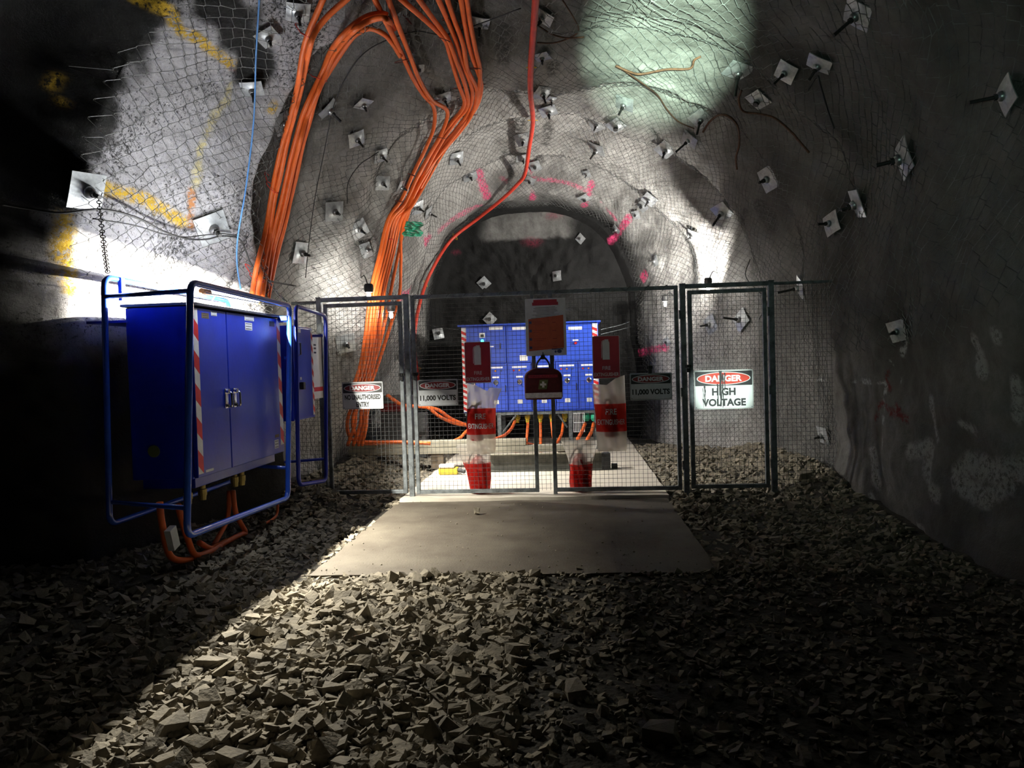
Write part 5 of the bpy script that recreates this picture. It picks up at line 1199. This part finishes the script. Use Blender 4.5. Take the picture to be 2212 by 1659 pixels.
b = MB(); small(b, X(1064), Z(746), .07, .022); wht(b, up_doors[0])
b = MB(); b.lathe([(.026, 0), (.026, .02), (.018, .028)], 14, Matrix.Translation((X(1245), Y0 - .01, Z(744))) @ Matrix.Rotation(math.pi / 2, 4, 'X')); o = part(b, 'stop_button', M_rlamp, up_doors[2]); o['label'] = 'red stop button'
b = MB(); small(b, X(1245), Z(738), .10, .022); wht(b, up_doors[2])
add_ = MB(); add_text(add_, 'DO NOT', X(1112), Z(743), Y0 - .0125, .22, .028, 0); part(add_, 'faint_marking', M_seam, up_doors[1]) if False else None
lx = [xl, X(1045), X(1096), X(1148), X(1200), X(1249), xr]
for k in range(6):
    a, c = lx[k], lx[k + 1]; d_ = sdoor(a, c, zb_ + .02, zm); xm = (a + c) / 2
    b = MB(); small(b, xm, Z(792), .26, .03); wht(b, d_)
    for q, (dx, mm, nm) in enumerate(((-.10, M_rlamp, 'red_lamp'), (0, M_olamp, 'amber_lamp'), (.10, M_navy, 'blue_button'))):
        b = MB(); b.lathe([(.017, 0), (.017, .012), (.010, .018)], 12, Matrix.Translation((xm + dx, Y0 - .01, Z(799))) @ Matrix.Rotation(math.pi / 2, 4, 'X')); part(b, nm, mm, d_)
    b = MB(); small(b, xm, Z(813), .12, .03); wht(b, d_)
    b = MB(); b.lathe([(.045, 0), (.045, .02), (.03, .03)], 16, Matrix.Translation((xm, Y0 - .01, Z(824))) @ Matrix.Rotation(math.pi / 2, 4, 'X')); b.box((xm, Y0 - .05, Z(824)), (.022, .03, .10), bev=.004); part(b, 'rotary_handle', M_chrome, d_)
    b = MB(); small(b, xm, Z(867), .09, .07); wht(b, d_, 'rating_plate')
    b = MB()
    for q in range(3): b.box((xm, Y0 - .0145, Z(867) + .02 - q * .02), (.07, .001, .006))
    part(b, 'print', M_signblack, d_)
    if k in (1, 4): b = MB(); b.box((c - .04, Y0 - .025, Z(838)), (.014, .025, .13), bev=.004); part(b, 'bar_handle', M_chrome, d_)
for x0, x1 in ((xl + .01, xl + .095), (xr - .10, xr - .015)):
    b = MB(); b.box(((x0 + x1) / 2, Y0 - .0125, (zb_ + zt_) / 2), (x1 - x0, .001, zt_ - zb_ - .04)); w_t = part(b, 'warning_tape', M_tapeW, sw); w_t['label'] = 'red and white striped tape'
    b = MB(); n = 28; L = (zt_ - zb_ - .08) / n
    for k in range(0, n, 2): z = zb_ + .02 + k * L; b.add([(x0, Y0 - .0135, z + L * .8), (x1, Y0 - .0135, z), (x1, Y0 - .0135, z + L), (x0, Y0 - .0135, z + L * 1.8)], [[0, 1, 2, 3]])
    part(b, 'stripe', M_tapeR, w_t)
b = MB(); b.box(((xl + xr) / 2, Y0 + .03, zb_ - .03), (xr - xl - .06, .06, .05)); b.box(((xl + xr) / 2, Y0 + .85, zb_ - .03), (xr - xl - .06, .06, .05)); part(b, 'base_channel', M_galv, sw)
for px_ in (1018, 1075, 1229, 1285):
    for yy_ in (Y0 + .03, Y0 + .85):
        b = MB(); b.box((X(px_), yy_, (.035 + zb_ - .05) / 2), (.07, .06, zb_ - .085)); part(b, 'leg', M_galv, sw)
for a, c in (((1111, 897), (1080, 935)), ((1203, 897), (1222, 925))):
    b = MB(); b.cyl((X(a[0]), Y0 + .03, Z(a[1])), (X(c[0]), Y0 + .03, Z(c[1])), .018, 6); part(b, 'brace', M_galv, sw)
for k, p_ in enumerate((1113, 1135, 1163, 1188, 1217)):
    b = MB(); b.lathe([(.03, -.16), (.036, -.10), (.05, -.09), (.05, -.03), (.032, 0), (.032, .05)], 12, Matrix.Translation((X(p_), Y0 + .2, zb_ - .05))); part(b, 'cable_gland', M_yellow, sw)
for p_ in (1264, 1281):
    b = MB(); b.lathe([(.04, -.14), (.06, -.10), (.06, -.04), (.04, 0), (.03, .06)], 12, Matrix.Translation((X(p_), Y0 + .1, zb_ - .06))); o = part(b, 'cable_gland', M_green, sw); o['label'] = 'teal cable gland'
b = MB()
for k in range(8): x = X(1236) + k * .027; b.box((x, Y0 - .02, (Z(895) + Z(935)) / 2), (.008, .006, Z(895) - Z(935)))
for p_ in (895, 915, 935): b.box((X(1236) + .095, Y0 - .02, Z(p_)), (.20, .008, .008))
o = b.build('wire_grate', M_white); tag(o, 'small white wire grate leaning under the right of the switchgear', 'grate')
for k, p_ in enumerate((1135, 1163, 1188)):
    P = [(X(p_), Y0 + .2, zb_ - .16), (X(p_), Y0 + .18, .45), (X(p_) + .05 * (k - 1), Y0 + .05, .12), (X(p_) + .2 * (k - 1), Y0 - .3, .065)]
    cable(spline(P, 6), .026, M_orange, 'power_cable', ['left', 'middle', 'right'][k] + ' one of three orange cables dropping from the switchgear glands', 'cable', 'orange cable ends behind the gate')

# ------------------------------------------------------------------ timbers, blocks and loose items on the far slab
def beam(p0, p1, zt, zb, y, d, m, name, label, cat):
    a, c = aty(p0, 965, y)[0], aty(p1, 965, y)[0]; b = MB(); b.box(((a + c) / 2, y + d / 2, (zt + zb) / 2), (c - a, d, zt - zb), bev=.006); o = b.build(name, m); tag(o, label, cat); return o
YT = 11.0
beam(756, 1136, .46, .365, YT, .16, M_timber, 'timber_beam', 'upper pale timber beam lying across behind the left gate', 'timber')
beam(752, 1242, .36, .265, YT - .03, .20, M_timber, 'timber_beam', 'lower and longer pale timber beam under the short one', 'timber')
for a, c, lb in ((765, 800, 'brown timber block under the left end of the beams'), (930, 957, 'brown timber block under the middle of the beams'), (1205, 1235, 'brown timber block under the right end of the beams')):
    beam(a, c, .262, .036 if a > 870 else .01, YT - .01, .20, M_block, 'timber_block', lb, 'timber')
t = thing('steel_beam', 'dark steel channel beam lying on the slab in front of the timbers', 'beam', (-.3, 10.6, .036))
xa, xb = aty(1052, 1000, 10.6)[0], aty(1300, 1000, 10.6)[0]; zc = .036
b = MB(); b.box(((xa + xb) / 2, 10.66, zc + .125), (xb - xa, .012, .23)); part(b, 'web', M_beam, t)
for z in (zc + .008, zc + .245):
    b = MB(); b.box(((xa + xb) / 2, 10.62, z), (xb - xa, .10, .014)); part(b, 'flange', M_timber if z > .2 else M_beam, t)
beam(1299, 1318, .27, .036, 10.6, .16, M_black, 'battery_box', 'black box standing at the right end of the steel beam', 'box')
beam(1320, 1333, .10, .036, 10.7, .10, M_black, 'battery_box', 'small black lump right of the black box', 'box')
t = thing('yellow_tool', 'yellow and white tool lying by the middle timber block', 'tool', (-1.7, 10.5, .036)); c = aty(968, 1010, 10.4)
b = MB(); b.box((c[0], 10.45, .085), (.28, .14, .10), bev=.02); part(b, 'casing', M_yellow, t)
b = MB(); b.box((c[0] - .02, 10.43, .16), (.22, .12, .045), bev=.012); part(b, 'lid', M_white, t)
b = MB(); b.cyl((c[0] + .12, 10.42, .10), (c[0] + .24, 10.38, .08), .03, 10); part(b, 'nozzle', M_black, t)
t = thing('concrete_block', 'grey concrete block with a red band against the left wall behind the gate', 'block', (-2.6, 11.9, 0))
xa, xb = aty(822, 900, 11.9)[0], aty(888, 900, 11.9)[0]; b = MB(); b.box(((xa + xb) / 2, 12.15, .56), (xb - xa, .5, 1.12), bev=.02); part(b, 'block', M_concblock, t)
b = MB(); b.box(((xa + xb) / 2, 11.897, .93), (xb - xa - .01, .003, .13)); part(b, 'red_band', M_signred, t)
beam(888, 920, .80, .05, 12.3, .3, M_concblock, 'concrete_post', 'slim grey concrete post left of the switchgear', 'post')
b = MB(); g = atz(1030, 1110, 0)
